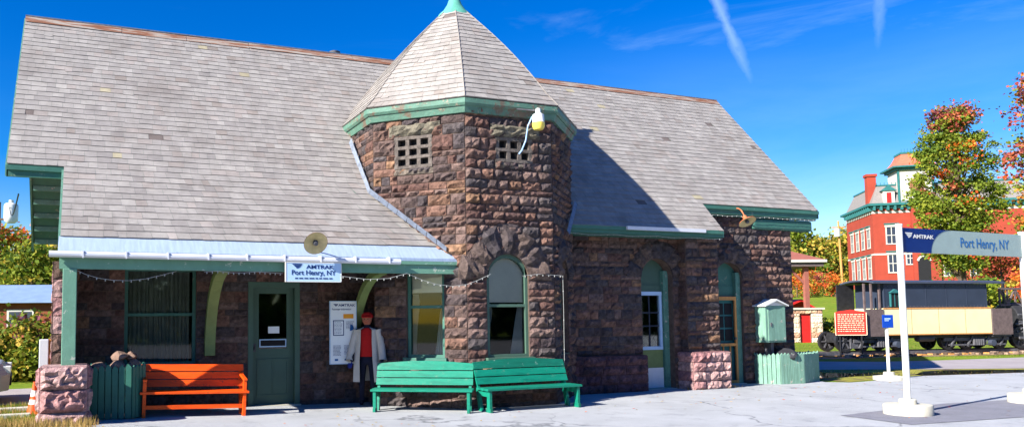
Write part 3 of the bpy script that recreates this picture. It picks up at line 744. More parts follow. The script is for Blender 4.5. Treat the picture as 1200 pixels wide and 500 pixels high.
# gutter and metal skirt of the porch
ZP = rz_(YP); YG = -1.27; ZG = 2.545
mt_ = MB(); x = 0.0
for (x, x1) in ((-.02, 1.6), (1.6, 3.2), (3.2, 4.8), (4.8, 6.25)):
    mt_.quad([(x, YG, ZG+.0), (x1, YG, ZG+.0), (x1, YP+.06, ZP+.03), (x, YP+.06, ZP+.03)])
    mt_.box(x1-.012, x1+.012, YG, YG+.02, ZG, ZG+.012)
    mt_.quad([(x, YG, ZG-.05), (x1, YG, ZG-.05), (x1, YG, ZG), (x, YG, ZG)])
mt_.prism([(6.25, YG, ZG-.05), (6.25, YG, ZG), (6.25, YP+.06, ZP+.03)], (.01, 0, 0))
mt_.build('metal_skirt', M['metal_roof'], ST)
gt = MB()
gt.tube([(-.13, YG-.07, ZG-.055), (5.15, YG-.07, ZG-.075)], .045, 10)
for k in range(9): gt.box(.3+k*.58, .32+k*.58, YG-.12, YG-.0, ZG-.105, ZG-.005)
gt.build('gutter', M['gutter'], ST)
bm_ = MB(); bm_.box(0, 6.33, YG+.02, YG+.12, 2.29, 2.49); bm_.box(.0, 6.33, YG-.01, YG+.02, 2.44, 2.492); bm_.box(0, .12, YG+.12, YW, 2.29, 2.49)
bm_.build('porch_beam', M['greenlt'], ST)
MB().box(0, 6.3, YG+.12, YW, 2.47, 2.5).build('porch_ceiling', M['green'], ST)
pp = MB(); pp.box(.05, .235, YG-.0, YG+.18, .9, 2.29); pp.build('porch_post', M['greenlt'], ST, bevel=.008)
for (X, wdt) in ((2.32, .17), (4.92, .14)):
    pts = []; br = MB()
    for i in range(13):
        t = i/12; yy = YW-.05+(YG+.15-YW+.05)*(1-math.cos(t*math.pi/2)); zz = .95+1.38*math.sin(t*math.pi/2)
        pts.append((X, yy, zz))
    for i in range(12): br.bar(pts[i], pts[i+1], wdt, .12, up=(0, 1, 1))
    br.build('porch_brace', M['yellowgreen'], ST)
# stone pedestal of the porch post
pd = MB(); PX0, PX1 = -.2, .4; PYF = YG-.28
for r in range(3):
    hh = .31; z0 = -.0+r*hh
    block(pd, PX0, PX1, z0, z0+hh, .12, random.choice(REDPAL), y=PYF)
ped = pd.build('post_pedestal', M['stone'], ST)
for (lx, ly, rzz) in ((PX0, PYF+.62, -90), (PX1, PYF, 90)):
    m2 = MB()
    for r in range(3): block(m2, 0, .62, r*.31, (r+1)*.31, .07, random.choice(REDPAL))
    m2.build('pedestal_side', M['stone'], ped, (lx, ly, 0), R_(rzz))
MB().box(PX0+.01, PX1-.01, PYF+.01, PYF+.61, 0, .935, REDPAL[2]).build('pedestal_core', M['stone'], ped)
# pilaster at the left end of the porch wall
m2 = MB()
for r in range(9): block(m2, -.08, .14, .0+r*.27, (r+1)*.27, .05, random.choice(REDPAL+PAL[:3]), y=YW-.12)
m2.build('end_pilaster', M['stone'], ST)
wall('porch_end_wall', ST, (-.1, YW, 0), R_(-90), YW+.5, 2.45, depth=.03, pal=REDPAL+PAL[:3])
wall('porch_end_wall', ST, (.06, -.5, 0), R_(90), YW+.5, 2.45, depth=.02)
m2 = MB()
for q in range(9): block(m2, -.1, .06, q*.272, (q+1)*.272, .03, random.choice(REDPAL+PAL[:3]), y=-.495)
m2.build('end_wall_quoins', M['stone'], ST)

# turret roof
ZE_T, ZA, RA = 5.31, 7.66, .3
HT = ZA-ZE_T; nC = 22
def prof(t):   # t 0 at eave, 1 at cap
    r = RE+(RA-RE)*t; r += .09*math.sin(max(0, t-.1)/.9*math.pi); return r, ZE_T+HT*t
tr_ = MB()
for fidx in range(8):
    a = R_(-90+45*fidx); n_ = Vector((math.cos(a), math.sin(a), 0)); rt_ = Vector((-math.sin(a), math.cos(a), 0))
    for k in range(nC):
        t1 = 1-k/nC; t0 = 1-(k+1)/nC
        r1, z1 = prof(t1); r0, z0 = prof(t0); ca, sa = math.cos(R_(22.5)), math.sin(R_(22.5))
        slope = Vector((0, 0, z0-z1))+n_*(r0-r1)*ca; sd = slope.normalized(); nn = rt_.cross(-sd).normalized()
        if nn.dot(n_) < 0: nn = -nn
        L = slope.length
        def PT(u, d, h): return tuple(TC+n_*(r1*ca)+Vector((0, 0, z1))+rt_*u+sd*d+nn*h)
        done = [False]
        def iv(d0, d1):
            if done[0]: return None
            done[0] = True; return [(-r1*sa, r1*sa, -r0*sa-.004, r0*sa+.004)]
        shingles(tr_, PT, iv, L, (.12, .24), .014)
        tr_.quad([PT(-r0*sa, L, -.01), PT(r0*sa, L, -.01), PT(r1*sa, 0, -.01), PT(-r1*sa, 0, -.01)], srgb(100, 92, 90))
turf = tr_.build('turret_roof', M['shingle'], ST)
tf = MB(); oct_ = lambda R, z: [tuple(TC+Vector((R*math.cos(R_(-112.5+45*i)), R*math.sin(R_(-112.5+45*i)), z))) for i in range(8)]
def ring(mb, R0, z0, R1, z1):
    A, B = oct_(R0, z0), oct_(R1, z1)
    for i in range(8): mb.quad([A[i], A[(i+1) % 8], B[(i+1) % 8], B[i]])
ring(tf, RE-.03, 5.17, RE, 5.21); ring(tf, RE, 5.21, RE, 5.29); ring(tf, RE, 5.29, RE-.1, 5.31); ring(tf, RE-.09, 5.06, RE-.05, 5.17); ring(tf, RE-.05, 5.17, RE-.03, 5.17)
ring(tf, RW-.06, 5.05, RE-.09, 5.06)
tf.build('turret_fascia', mat('peeling_fascia_paint', srgb(84, 120, 104), rough=.6, nscale=5, namt=.2, peel=9, peel_col=srgb(150, 140, 122), bump=.4, bscale=18, n2=(2.6, srgb(104, 92, 78), .54, .6)), ST)
cp = MB(); cp.lathe([(.36, 7.58), (.33, 7.66), (.24, 7.74), (.15, 7.88), (.1, 8.02), (.05, 8.12), (.07, 8.15), (.075, 8.18), (.04, 8.22), (.02, 8.3), (0, 8.36)], (TC.x, TC.y, 0), 20)
cp.build('turret_finial', M['copper'], turf, smooth=True)
for i in range(8):
    hp = MB()
    a = R_(-112.5+45*i); pts = [tuple(TC+Vector((prof(t/10)[0]*math.cos(a)*1.005, prof(t/10)[0]*math.sin(a)*1.005, prof(t/10)[1]+.012))) for t in range(11)]
    hp.tube(pts, .009, 5, srgb(140, 134, 128))
    hp.build('hip_ridge', M['shingle'], turf)
# flashing where the turret meets the roof (stepped strip along the wall)
def roofline(pa, pb, n=9):
    fl = MB()
    for i in range(n):
        a = pa+(pb-pa)*(i/n); b = pa+(pb-pa)*((i+1)/n)
        za, zb = rz_(a.y)+.02, rz_(b.y)+.02
        outn = Vector(((a+b)/2-TC).to_tuple()); outn.z = 0; outn.normalize(); o1 = outn*.09
        fl.quad([(a.x+o1.x*.95, a.y+o1.y*.95, za+.1), (b.x+o1.x*.95, b.y+o1.y*.95, zb+.1), (b.x+o1.x*1.5, b.y+o1.y*1.5, zb+SL*o1.y*0+.01), (a.x+o1.x*1.5, a.y+o1.y*1.5, za+.01)])
    fl.build('flashing', M['lead'], ST)
V8 = [Vector(p) for p in oct_(RW, 0)]
roofline(V8[7], V8[0]+(V8[7]-V8[0])*.2, 8)   # 45 degree face
roofline(V8[6]+(V8[7]-V8[6])*.42, V8[7], 4)
roofline(V8[2], V8[1]+(V8[2]-V8[1])*.5, 4)
# ridge vent
vt = MB(); vt.lathe([(.09, -.3), (.09, .1), (.12, .11), (.13, .17), (0, .2)], (5.5, YR+.3, ZR+.0), 12); vt.build('roof_vent', M['iron'], ST, smooth=True)
# tube light under the right eave fascia
MB().box(10.35, 12.35, YM-.09, YM-.04, rz_(YM)-.09, rz_(YM)-.02).build('eave_gutter_piece', M['gutter'], ST)

# ================================================================== OBJECTS
FH = Vector((FW.x, FW.y, 0)).normalized(); RH = Vector((FH.y, -FH.x, 0)); AH = math.atan2(RH.y, RH.x)
def gp(u, v, dz=.02):
    z = 0.0
    for _ in range(6):
        p = onZ(u, v, z); z = gz(p.x, p.y)+dz
    return onZ(u, v, z)
def onY(u, v, Y):
    d = ray(u, v); return CAM+d*((Y-CAM.y)/d.y)
def obj_text(txt, size, parent, loc, m_, name='lettering', rot=(math.pi/2, 0, 0), align='LEFT', ext=.001, sx=1.0, bold=0.0):
    cu = bpy.data.curves.new(name, 'FONT'); cu.body = txt; cu.size = size; cu.align_x = align; cu.extrude = ext; cu.offset = bold
    to = bpy.data.objects.new(name+'_tmp', cu); COL.objects.link(to)
    bpy.context.view_layer.update()
    me = bpy.data.meshes.new_from_object(to.evaluated_get(bpy.context.evaluated_depsgraph_get()))
    bpy.data.objects.remove(to); me.name = name; me.materials.clear(); me.materials.append(m_)
    for v in me.vertices: v.co.x *= sx
    o = bpy.data.objects.new(name, me); COL.objects.link(o); o.parent = parent; o.location = loc; o.rotation_euler = rot
    return o
def swoosh(parent, x, z, w, m_, y):
    """the three-vane emblem beside the lettering: a swept arrow shape"""
    mb = MB(); h = w*.42
    for k, (a, b) in enumerate(((0, .30), (.36, .64), (.70, 1.0))):
        mb.quad([(x+w*(.05+.45*a), y, z+h*(1-a)), (x+w*(1-.18*a), y, z+h*(1-.72*a)), (x+w*(1-.18*b)-.05*w, y, z+h*(1-.72*b)), (x+w*(.05+.45*b), y, z+h*(1-b))])
    return mb.build('emblem', m_, parent)

# ---------------------------------------------------------------- benches
def bench(name, label, A, B, seat_z, top_z, paint, worn, arched=True, arms=False, stretcher=False, depth=.5, group=None):
    d = B-A; W_ = (Vector((d.x, d.y, 0))).length; e = empty(name, (A.x, A.y, (A.z+B.z)/2), math.atan2(d.y, d.x), label, 'bench', group)
    e.rotation_euler[1] = -math.asin((B.z-A.z)/W_)
    # seat: three planks in one mesh
    mb = MB(); pw = (depth-.1)/3
    for i in range(3): mb.box(-.04, W_+.04, -.02+i*pw, -.02+i*pw+pw-.014, seat_z-.035+random.uniform(0, .004), seat_z+random.uniform(0, .004))
    mb.build('seat', paint, e, bevel=.004)
    n = 3; y0, y1 = depth-.14, depth-.0; zb = seat_z+.05; hh = (top_z-zb)/n
    for i in range(n):
        za, zt = zb+i*hh, zb+(i+1)*hh-.016
        ya = y0+(y1-y0)*i/n; yb = y0+(y1-y0)*(i+1)/n
        mb = MB(); m_ = 10
        for j in range(m_):
            f0, f1 = j/m_, (j+1)/m_
            up = lambda f: (.045*math.sin(math.pi*f) if (arched and i == n-1) else 0.0)
            x0, x1 = -.02+(W_+.04)*f0, -.02+(W_+.04)*f1
            v = [(x0, ya, za), (x1, ya, za), (x1, yb, zt+up(f1)), (x0, yb, zt+up(f0))]
            v2 = [(p[0], p[1]+.028, p[2]) for p in v]
            mb.quad(v); mb.quad(v2[::-1]); mb.quad([v[3], v[2], v2[2], v2[3]]); mb.quad([v[1], v[0], v2[0], v2[1]])
            if j == 0: mb.quad([v[0], v[3], v2[3], v2[0]])
            if j == m_-1: mb.quad([v[2], v[1], v2[1], v2[2]])
        mb.build('back_plank', worn if i == n-1 else paint, e)
    for x in (0, W_-.05):
        MB().box(x, x+.05, 0, .09, 0, seat_z-.036).build('leg', paint, e, bevel=.004)
        mb = MB(); mb.prism([(x, y0-.1, 0), (x, y0, 0), (x, y1+.055, top_z-.04), (x, y1+.03, top_z-.02), (x, y0+.03, zb)], (.045, 0, 0)); mb.build('rear_leg', paint, e)
        MB().box(x+.004, x+.04, .09, depth-.16, seat_z-.13, seat_z-.04).build('side_rail', paint, e)
        if not arms: MB().box(x+.002, x+.046, -.03, .13, 0, .07).build('foot_block', worn, e, bevel=.004)
        if arms:
            MB().box(x, x+.05, .0, .06, seat_z, seat_z+.17).build('arm_post', paint, e)
            mb = MB(); mb.bar((x+.025, -.04, seat_z+.17), (x+.025, depth-.04, seat_z+.24), .06, .03); mb.build('armrest', paint, e, bevel=.005)
    if stretcher: MB().box(.05, W_-.05, .03, .06, .14, .2).build('stretcher', paint, e)
    return e
bench('park_bench', 'bright orange wooden bench with armrests under the porch beside the slatted planter', gp(166, 489.5), gp(288, 486.5), .40, .80, M['orange'], M['orange'], False, True, True, .5)
bench('park_bench', 'green plank bench standing askew by the robed scarecrow, its left end in porch shade', gp(437, 482.5), gp(551, 484), .37, .78, M['bench_green'], M['bench_green'], group='green benches at the turret')
bench('park_bench', 'green plank bench with worn grey top plank in front of the arched turret window', gp(574, 483.5), gp(680, 476.5), .38, .80, M['bench_green'], M['bench_greenw'], group='green benches at the turret')

# ---------------------------------------------------------------- planters
def planter(label, poly, h, paint, pw=.085):
    c = poly[0]; e = empty('slatted_planter', (c[0], c[1], gz(*c)+.02), 0, label, 'planter')
    P = [Vector((p[0]-c[0], p[1]-c[1], 0)) for p in poly]
    for a, b in zip(P[:-1], P[1:]):
        L = (b-a).length; d = (b-a)/L; rz = math.atan2(d.y, d.x); n = max(2, round(L/pw)); w = L/n; mb = MB()
        for i in range(n):
            hh = h+random.uniform(-.015, .015)
            x0, x1 = i*w+.006, (i+1)*w-.006; xm = (x0+x1)/2
            mb.prism([(x0, -.012, 0), (x1, -.012, 0), (x1, -.012, hh-.03), (xm, -.012, hh+.015), (x0, -.012, hh-.03)], (0, .022, 0))
        o = mb.build('picket_side', paint, e, tuple(a), rz)
        for hz in (.22, .75): MB().box(0, L, .012, .04, h*hz, h*hz+.06).build('rail', paint, o)
    mb = MB(); mb.quad([(p.x, p.y, h-.08) for p in P]); mb.build('soil', M['dark'], e)
    return e
M['planter_old'] = mat('faded_green_pickets', srgb(112, 150, 132), rough=.7, nscale=6, namt=.22, peel=6, peel_col=srgb(178, 176, 160), bump=.2, stretch=(4, 4, .6))
M['planter_dark'] = mat('deep_green_pickets', srgb(50, 104, 88), rough=.6, nscale=5, namt=.15)
planter('deep green slatted planter topped with loose rocks, between stone pedestal and orange bench', [(.45, -1.05), (1.0, -1.1), (1.2, -.85), (1.2, -.3), (.45, -.3), (.45, -1.05)], .76, M['planter_dark'])
planter('pale green picket planter against the right end of the stone wall', [(14.33, .08), (14.6, -.27), (15.22, -.34), (16.1, .02), (16.1, .24), (14.36, .24), (14.33, .08)], .66, M['planter_old'])
def rock(name, c, r, col, label, cat, group=None, m_=None, sq=.7, seed=0):
    rnd = random.Random(seed); bm = bmesh.new(); bmesh.ops.create_icosphere(bm, subdivisions=3, radius=1)
    offs = [(Vector((rnd.uniform(-1, 1), rnd.uniform(-1, 1), rnd.uniform(-1, 1))).normalized(), rnd.uniform(.55, .9)) for _ in range(9)]
    for v in bm.verts:
        p = v.co.normalized(); k = 1.0
        for n_, q in offs:
            dd = p.dot(n_)
            if dd > q: k = min(k, q/dd)
        v.co = p*k*rnd.uniform(.97, 1.03)
        v.co.x *= r[0]; v.co.y *= r[1]; v.co.z *= r[2]
    me = bpy.data.meshes.new(name); bm.to_mesh(me); bm.free(); me.materials.append(m_)
    o = bpy.data.objects.new(name, me); COL.objects.link(o); o.location = c; o.rotation_euler = (0, 0, rnd.uniform(0, 3))
    return tagit(o, label, cat, group)
M['rockm'] = mat('brown_fieldstone', srgb(128, 104, 90), rough=.95, nscale=7, namt=.4, bump=1, bscale=14)
M['bagm'] = mat('black_plastic', (.03, .03, .035, 1), rough=.45, nscale=6, namt=.3, bump=.6, bscale=8)
zt = gz(.8, -1)+.02+.76
for i, (x, y, r, lb) in enumerate(((.56, -.95, (.13, .12, .07), 'flat brown rock at the left edge of the rock pile on the planter'), (.8, -.93, (.14, .12, .09), 'rounded brown rock in the front middle of the pile on the planter'), (1.06, -.84, (.12, .12, .10), 'brown rock on the planter nearest the orange bench'))):
    rock('rock', (x, y, zt+.0), r, None, lb, 'rock', 'rocks piled on the left planter', M['rockm'], seed=i+3)
for i, (x, y, r, lb) in enumerate(((.84, -.78, (.16, .12, .09), 'large brown rock lying on top of the pile'), (1.0, -.74, (.12, .1, .08), 'smaller brown rock on top of the pile beside the large one'))):
    rock('rock', (x, y, zt+.13), r, None, lb, 'rock', 'rocks piled on the left planter', M['rockm'], seed=i+13)
tagit(rock('plastic_bag', (14.95, -.03, .64), (.36, .2, .17), None, 'lumpy black plastic bag heaped in the pale picket planter', 'bag', None, M['bagm'], seed=30))

# ---------------------------------------------------------------- wall cabinet
e = empty('wall_cabinet', (14.4, -.1, .93), 0, 'pale green metal cabinet with peaked lid on the wall above the picket planter', 'cabinet')
MB().box(0, .6, -.0, .3, 0, .82).build('body', M['planter_old'], e, bevel=.006)
MB().box(.06, .57, -.02, -.003, .04, .74).build('cabinet_door', M['planter_old'], e, bevel=.004)
MB().prism([(-.05, -.06, .8), (.3, -.06, .93), (.65, -.06, .8), (.65, -.06, .83), (.3, -.06, .965), (-.05, -.06, .83)], (0, .4, 0)).prism([(0, -.001, .82), (.6, -.001, .82), (.3, -.001, .92)], (0, .3, 0)).build('lid', M['polewhite'], e)
MB().box(.12, .15, -.035, -.02, .36, .44).build('latch', M['iron'], e)
MB().box(.24, .32, .1, .3, -.32, 0).build('bracket', M['iron'], e)

# ---------------------------------------------------------------- station name board on the beam
e = empty('station_sign', (3.66, -1.42, 2.135), 0, 'light blue station name board hung below the white porch gutter', 'sign')
MB().box(-.44, .44, 0, .03, 0, .285).build('board', M['lightblue'], e)
MB().box(-.45, .45, -.004, .034, -.012, 0).box(-.45, .45, -.004, .034, .285, .297).box(-.452, -.44, -.004, .034, -.012, .297).box(.44, .452, -.004, .034, -.012, .297).build('frame', M['polewhite'], e)
obj_text('AMTRAK', .082, e, (-.12, -.003, .198), M['letterdark'], sx=1.35, bold=.002)
swoosh(e, -.36, .195, .18, M['letterdark'], -.003)
obj_text('Port Henry, NY', .105, e, (-.36, -.003, .1), M['letterdark'], sx=1.05, bold=.0015)
mb = MB(); x = -.3
while x < .3:
    w = random.uniform(.03, .08); mb.box(x, min(x+w, .3), -.003, -.001, .035, .055); x += w+.02
mb.build('small_print', M['letterdark'], e)
# ---------------------------------------------------------------- passenger information board
a, b = onY(387, 353, .02), onY(417.5, 425, .02); bw_, bh_ = b.x-a.x, a.z-b.z
e = empty('information_board', (a.x, .02, b.z), 0, 'tall white notice board with small print and orange panel beside the porch door', 'notice board')
MB().box(0, bw_, 0, .03, 0, bh_).build('board', M['paper'], e)
MB().box(-.01, 0, -.005, .035, -.01, bh_+.01).box(bw_, bw_+.01, -.005, .035, -.01, bh_+.01).box(0, bw_, -.004, .034, bh_, bh_+.01).box(0, bw_, -.004, .034, -.01, 0).build('frame', M['lightblue'], e)
obj_text('AMTRAK', .062, e, (.15, -.003, bh_-.085), M['letterdark'], sx=1.25, bold=.001)
swoosh(e, .05, bh_-.085, .1, M['letterdark'], -.003)
obj_text('Passenger Information', .046, e, (.03, -.003, bh_-.15), M['letterdark'], sx=.86)
MB().box(.24, .43, -.004, -.001, bh_-.3, bh_-.22).build('orange_panel', M['orangepaint'], e)
MB().box(.05, .25, -.006, -.001, bh_-.6, bh_-.33).build('timetable_frame', M['letterdark'], e)
MB().box(.065, .235, -.008, -.0065, bh_-.585, bh_-.345).build('timetable', M['paper'], e)
mb = MB()
for (x0, x1, z1, n_) in ((.07, .22, bh_-.37, 9), (.29, .44, bh_-.36, 6), (.05, .2, bh_-.78, 8), (.25, .4, bh_-.78, 7)):
    for i in range(n_):
        x = x0; z = z1-i*.024
        while x < x1-.02:
            w = random.uniform(.015, .04); mb.box(x, min(x+w, x1), -.0095, -.0085 if x0 == .07 else -.001, z, z+.006); x += w+.008
mb.build('small_print', M['letterdark'], e)
mb = MB(); mb.prism([(.36, -.003, bh_-.52), (.44, -.003, bh_-.5), (.42, -.003, bh_-.42), (.37, -.003, bh_-.4)], (0, .002, 0)); mb.box(.08, .14, -.004, -.001, .05, .085); mb.box(.26, .33, -.004, -.001, .05, .085); mb.build('blue_marks', M['textblue'], e)

# ---------------------------------------------------------------- lamps
def dish_lamp(label, P, arm0, tilt, r=.19):
    e = empty('gooseneck_lamp', tuple(P), 0, label, 'lamp', 'dish lamps on gooseneck arms')
    ax = Matrix.Rotation(tilt, 4, 'X')
    o = MB().lathe([(r, 0), (r*.97, .012), (r*.55, .055), (.05, .09), (.045, .16), (0, .17)], (0, 0, 0), 22, axis=ax).build('shade', M['rust'], e, smooth=True)
    MB().lathe([(r*.98, .0), (r*.6, .03), (.05, .05), (0, .05)][::-1], (0, 0, 0), 22, axis=ax).build('reflector', mat('dish_enamel', srgb(196, 178, 128), rough=.5), o, smooth=True)
    MB().lathe([(0, -.03), (.035, -.02), (.045, .02), (.03, .05)], (0, 0, 0), 12, axis=ax).build('bulb', M['iron'], e, smooth=True)
    top = ax @ Vector((0, 0, .16)); b = Vector(arm0)-P; m_ = (top+b)/2+Vector((0, -.05, .1))
    pts = []
    for i in range(9):
        t = i/8; pts.append(top*(1-t)**2+m_*2*t*(1-t)+b*t*t)
    MB().tube(pts, .014, 8).build('arm', M['rust'], e, smooth=True)
dish_lamp('rusty dish lamp on a curved arm above the station name board', onY(370, 285, -1.62), (3.75, -1.15, 2.62), R_(-58))
dish_lamp('rusty dish lamp on an arm under the right eave above the cabinet', onY(876, 260, -.25), tuple(onY(862, 244, YE-.0)), R_(-32))
P = onY(631, 146, -1.72)
e = empty('floodlight', tuple(P), 0, 'white lantern with yellowed glass under the turret eave', 'lamp')
MB().lathe([(.04, .28), (.05, .2), (.1, .17), (.105, .04), (.115, .03)][::-1], (0, 0, 0), 16).build('housing', M['polewhite'], e, smooth=True)
MB().lathe([(0, -.1), (.08, -.09), (.11, -.03), (.112, .03)], (0, 0, 0), 16).build('glass_globe', M['lampglass'], e, smooth=True)
mb = MB(); mb.tube([(0, 0, .25), (-.05, .1, .27), (-.3, .22, .3)], .014, 6); mb.build('arm', M['iron'], e)
MB().tube([(-.06, .1, .16), (-.12, .15, 0), (-.14, .2, -.25), (-.2, .24, -.42), (-.24, .27, -.48)], .014, 6).build('loose_cable', mat('blue_white_cable', srgb(150, 185, 225), rough=.5), e)

# ---------------------------------------------------------------- string lights
def garland(label, pts, nb=18, drop=.02):
    nb = int(nb*.6)
    pts = [Vector(p) for p in pts]; o = pts[0]; e = empty('string_lights', tuple(o), 0, label, 'string lights', 'string lights along the front')
    P = [p-o for p in pts]; MB().tube(P, .0035, 5).build('wire', M['bulb'], e)
    cum = [0]
    for a, b in zip(P[:-1], P[1:]): cum.append(cum[-1]+(b-a).length)
    mb = MB()
    for k in range(nb):
        s = cum[-1]*(k+.5)/nb; i = max(j for j in range(len(cum)) if cum[j] <= s); i = min(i, len(P)-2)
        t = (s-cum[i])/(cum[i+1]-cum[i]+1e-9); q = P[i]+(P[i+1]-P[i])*t
        mb.lathe([(0, -drop-.014), (.008, -drop-.006), (.005, 0)], tuple(q), 6)
    mb.build('bulbs', M['bulb'], e)
def curve(us, Y): return [onY(u, v, Y) for u, v in us]
garland('string of small white bulbs sagging below the beam at the left porch post', curve(((89, 316), (100, 321), (115, 325.5), (132, 328), (150, 328.5), (170, 326.5), (190, 322), (207, 317.5)), -1.2), 20)
garland('string of small bulbs hung from the beam and looped onto the turret wall', curve(((398, 323), (430, 327), (455, 326), (477, 320), (495, 328), (512, 333), (530, 335), (547, 333), (560, 328), (575, 321)), -1.47), 40)
garland('short string of bulbs across the turret wall right of the arched window', curve(((612, 323), (630, 321), (648, 322), (660, 323)), -1.47), 12)
garland('bulb wire hanging straight down the right corner of the turret', curve(((659.5, 323), (660.5, 360), (661, 395), (661.5, 425)), -1.45), 5)
garland('row of tiny bulbs along the beam bottom above the porch door', [(2.0+.2*i, -1.28, 2.27+.012*math.sin(i*1.9)) for i in range(7)], 26)
garland('row of tiny bulbs under the lower right eave', [(8.8+.34*i, -.47+0*i, rz_(YM)-.2+.012*math.sin(i*2.1)) for i in range(13)], 46, .005)
garland('row of tiny bulbs under the upper right eave', [(12.95+.3*i, YE-.01, rz_(YE)-.235+.012*math.sin(i*2.3)) for i in range(12)], 40, .005)

# ---------------------------------------------------------------- scarecrow
def skin_body(name, joints, bones, m_, parent=None, loc=(0, 0, 0), sub=2):
    me = bpy.data.meshes.new(name); me.from_pydata([j[0] for j in joints], bones, []); me.materials.append(m_)
    o = bpy.data.objects.new(name, me); COL.objects.link(o)
    sk = o.modifiers.new('skin', 'SKIN'); 
    if not me.skin_vertices: me.skin_vertices.new() if hasattr(me.skin_vertices, 'new') else None
    bpy.context.view_layer.objects.active = o
    if len(me.skin_vertices) == 0:
        bpy.context.view_layer.update()
    lay = me.skin_vertices[0] if len(me.skin_vertices) else me.attributes
    for v, j in zip(lay.data, joints): v.radius = (j[1], j[1] if len(j) < 3 else j[2])
    lay.data[0].use_root = True
    su = o.modifiers.new('sub', 'SUBSURF'); su.levels = sub; su.render_levels = sub
    bpy.context.view_layer.update()
    me2 = bpy.data.meshes.new_from_object(o.evaluated_get(bpy.context.evaluated_depsgraph_get()))
    bpy.data.objects.remove(o)
    me2.materials.clear(); me2.materials.append(m_)
    for p in me2.polygons: p.use_smooth = True
    o = bpy.data.objects.new(name, me2); COL.objects.link(o); o.parent = parent; o.location = loc
    return o
g0 = Vector((5.0, -.12, gz(5.0, -.12)+.02))
sc = empty('scarecrow', tuple(g0), R_(-30), 'dressed scarecrow in red cap, red shirt and long white coat beside the green bench', 'scarecrow')
J = [((0, 0, .84), .12, .09), ((0, 0, 1.05), .11, .085), ((0, 0, 1.28), .15, .09), ((0, 0, 1.38), .05, .05), ((0, -.01, 1.44), .05, .05), ((0, -.02, 1.53), .085, .095),
     ((.17, 0, 1.31), .06, .06), ((.25, -.04, 1.06), .045, .045), ((.28, -.12, .84), .035, .035), ((.29, -.15, .75), .03, .04),
     ((-.17, 0, 1.31), .06, .06), ((-.24, -.03, 1.06), .045, .045), ((-.25, -.12, .86), .035, .035), ((-.25, -.15, .77), .03, .04),
     ((.09, 0, .78), .085, .085), ((.1, -.02, .44), .06, .06), ((.1, 0, .08), .045, .045), ((.1, -.1, .04), .04, .035),
     ((-.09, 0, .78), .085, .085), ((-.1, -.02, .44), .06, .06), ((-.1, 0, .08), .045, .045), ((-.1, -.1, .04), .04, .035)]
Bn = [(0, 1), (1, 2), (2, 3), (3, 4), (4, 5), (2, 6), (6, 7), (7, 8), (8, 9), (2, 10), (10, 11), (11, 12), (12, 13), (0, 14), (14, 15), (15, 16), (16, 17), (0, 18), (18, 19), (19, 20), (20, 21)]
try: skin_body('body', J, Bn, mat('dark_trousers', srgb(24, 26, 44), rough=.95), sc)
except Exception as ex: print('SKIN', ex)
def loft(rings, m_, name, parent, close=True):
    mb = MB()
    for r0, r1 in zip(rings[:-1], rings[1:]):
        n = len(r0)
        for i in range(n if close else n-1): mb.quad([r0[i], r0[(i+1) % n], r1[(i+1) % n], r1[i]])
    return mb.build(name, m_, parent, smooth=True)
def ell(cx, cy, z, rx, ry, n=16, a0=0, a1=2*math.pi, wv=0):
    return [(cx+(rx+wv*math.sin(i*2.3))*math.cos(a0+(a1-a0)*i/(n if a1-a0 > 6.2 else n-1)), cy+(ry+wv*math.sin(i*2.3))*math.sin(a0+(a1-a0)*i/(n if a1-a0 > 6.2 else n-1)), z) for i in range(n)]
loft([ell(0, 0, 1.36, .07, .07), ell(0, 0, 1.32, .17, .1), ell(0, 0, 1.1, .165, .115), ell(0, 0, .86, .17, .12)], M['redcloth'], 'shirt', sc)
q0, q1 = R_(-62), R_(242)
loft([ell(0, .01, 1.37, .1, .08, 20, q0, q1), ell(0, .01, 1.33, .21, .125, 20, q0, q1), ell(0, .01, 1.1, .215, .15, 20, q0, q1, .008), ell(0, .01, .8, .25, .18, 20, q0, q1, .015), ell(.02, .01, .42, .28, .2, 20, q0, q1, .022)], M['coat'], 'coat', sc, False)
for s_ in (1, -1):
    mb = MB(); mb.tube([(.18*s_, 0, 1.32), (.25*s_, -.03, 1.08), (.29*s_, -.11, .84), (.295*s_, -.13, .79)], [.075, .07, .065, .075], 12, cap=False); mb.build('sleeve', M['coat'], sc, smooth=True)
    mb = MB()   # mitten-like stuffed glove with fingers
    for k in range(4): mb.tube([(.283*s_+(k-1.5)*.017, -.145, .75), (.285*s_+(k-1.5)*.02, -.16, .70-.01*(k in (1, 2))), (.285*s_+(k-1.5)*.02, -.15, .67-.01*(k in (1, 2)))], [.009, .009, .007], 6)
    mb.tube([(.26*s_, -.15, .77), (.245*s_, -.17, .74), (.245*s_, -.175, .715)], [.011, .01, .008], 6); mb.build('glove', M['bluecloth'], sc, smooth=True)
mb = MB(); mb.lathe([(0, 1.645), (.06, 1.635), (.1, 1.6), (.108, 1.555), (.104, 1.54)], (0, 0, 0), 16); mb.prism([(-.08, -.08, 1.555), (.08, -.08, 1.555), (.06, -.18, 1.545), (-.06, -.18, 1.545)], (0, 0, .012)); mb.build('cap', M['redcloth'], sc, smooth=True)
mb = MB(); mb.lathe([(0, 1.41), (.05, 1.42), (.082, 1.47), (.09, 1.52), (.085, 1.57), (0, 1.58)], (0, -.018, 0), 14); hd = mb.build('face', M['skin'], sc, smooth=True)
MB().box(-.038, -.02, -.108, -.098, 1.512, 1.524).box(.02, .038, -.108, -.098, 1.512, 1.524).build('eyes', M['dark'], hd)
MB().lathe([(0, 0), (.012, .012), (0, .035)], (0, -.11, 1.475), 8).build('nose', M['skin'], hd)
MB().box(-.025, .025, -.1, -.094, 1.452, 1.458).build('mouth', M['redcloth'], hd)

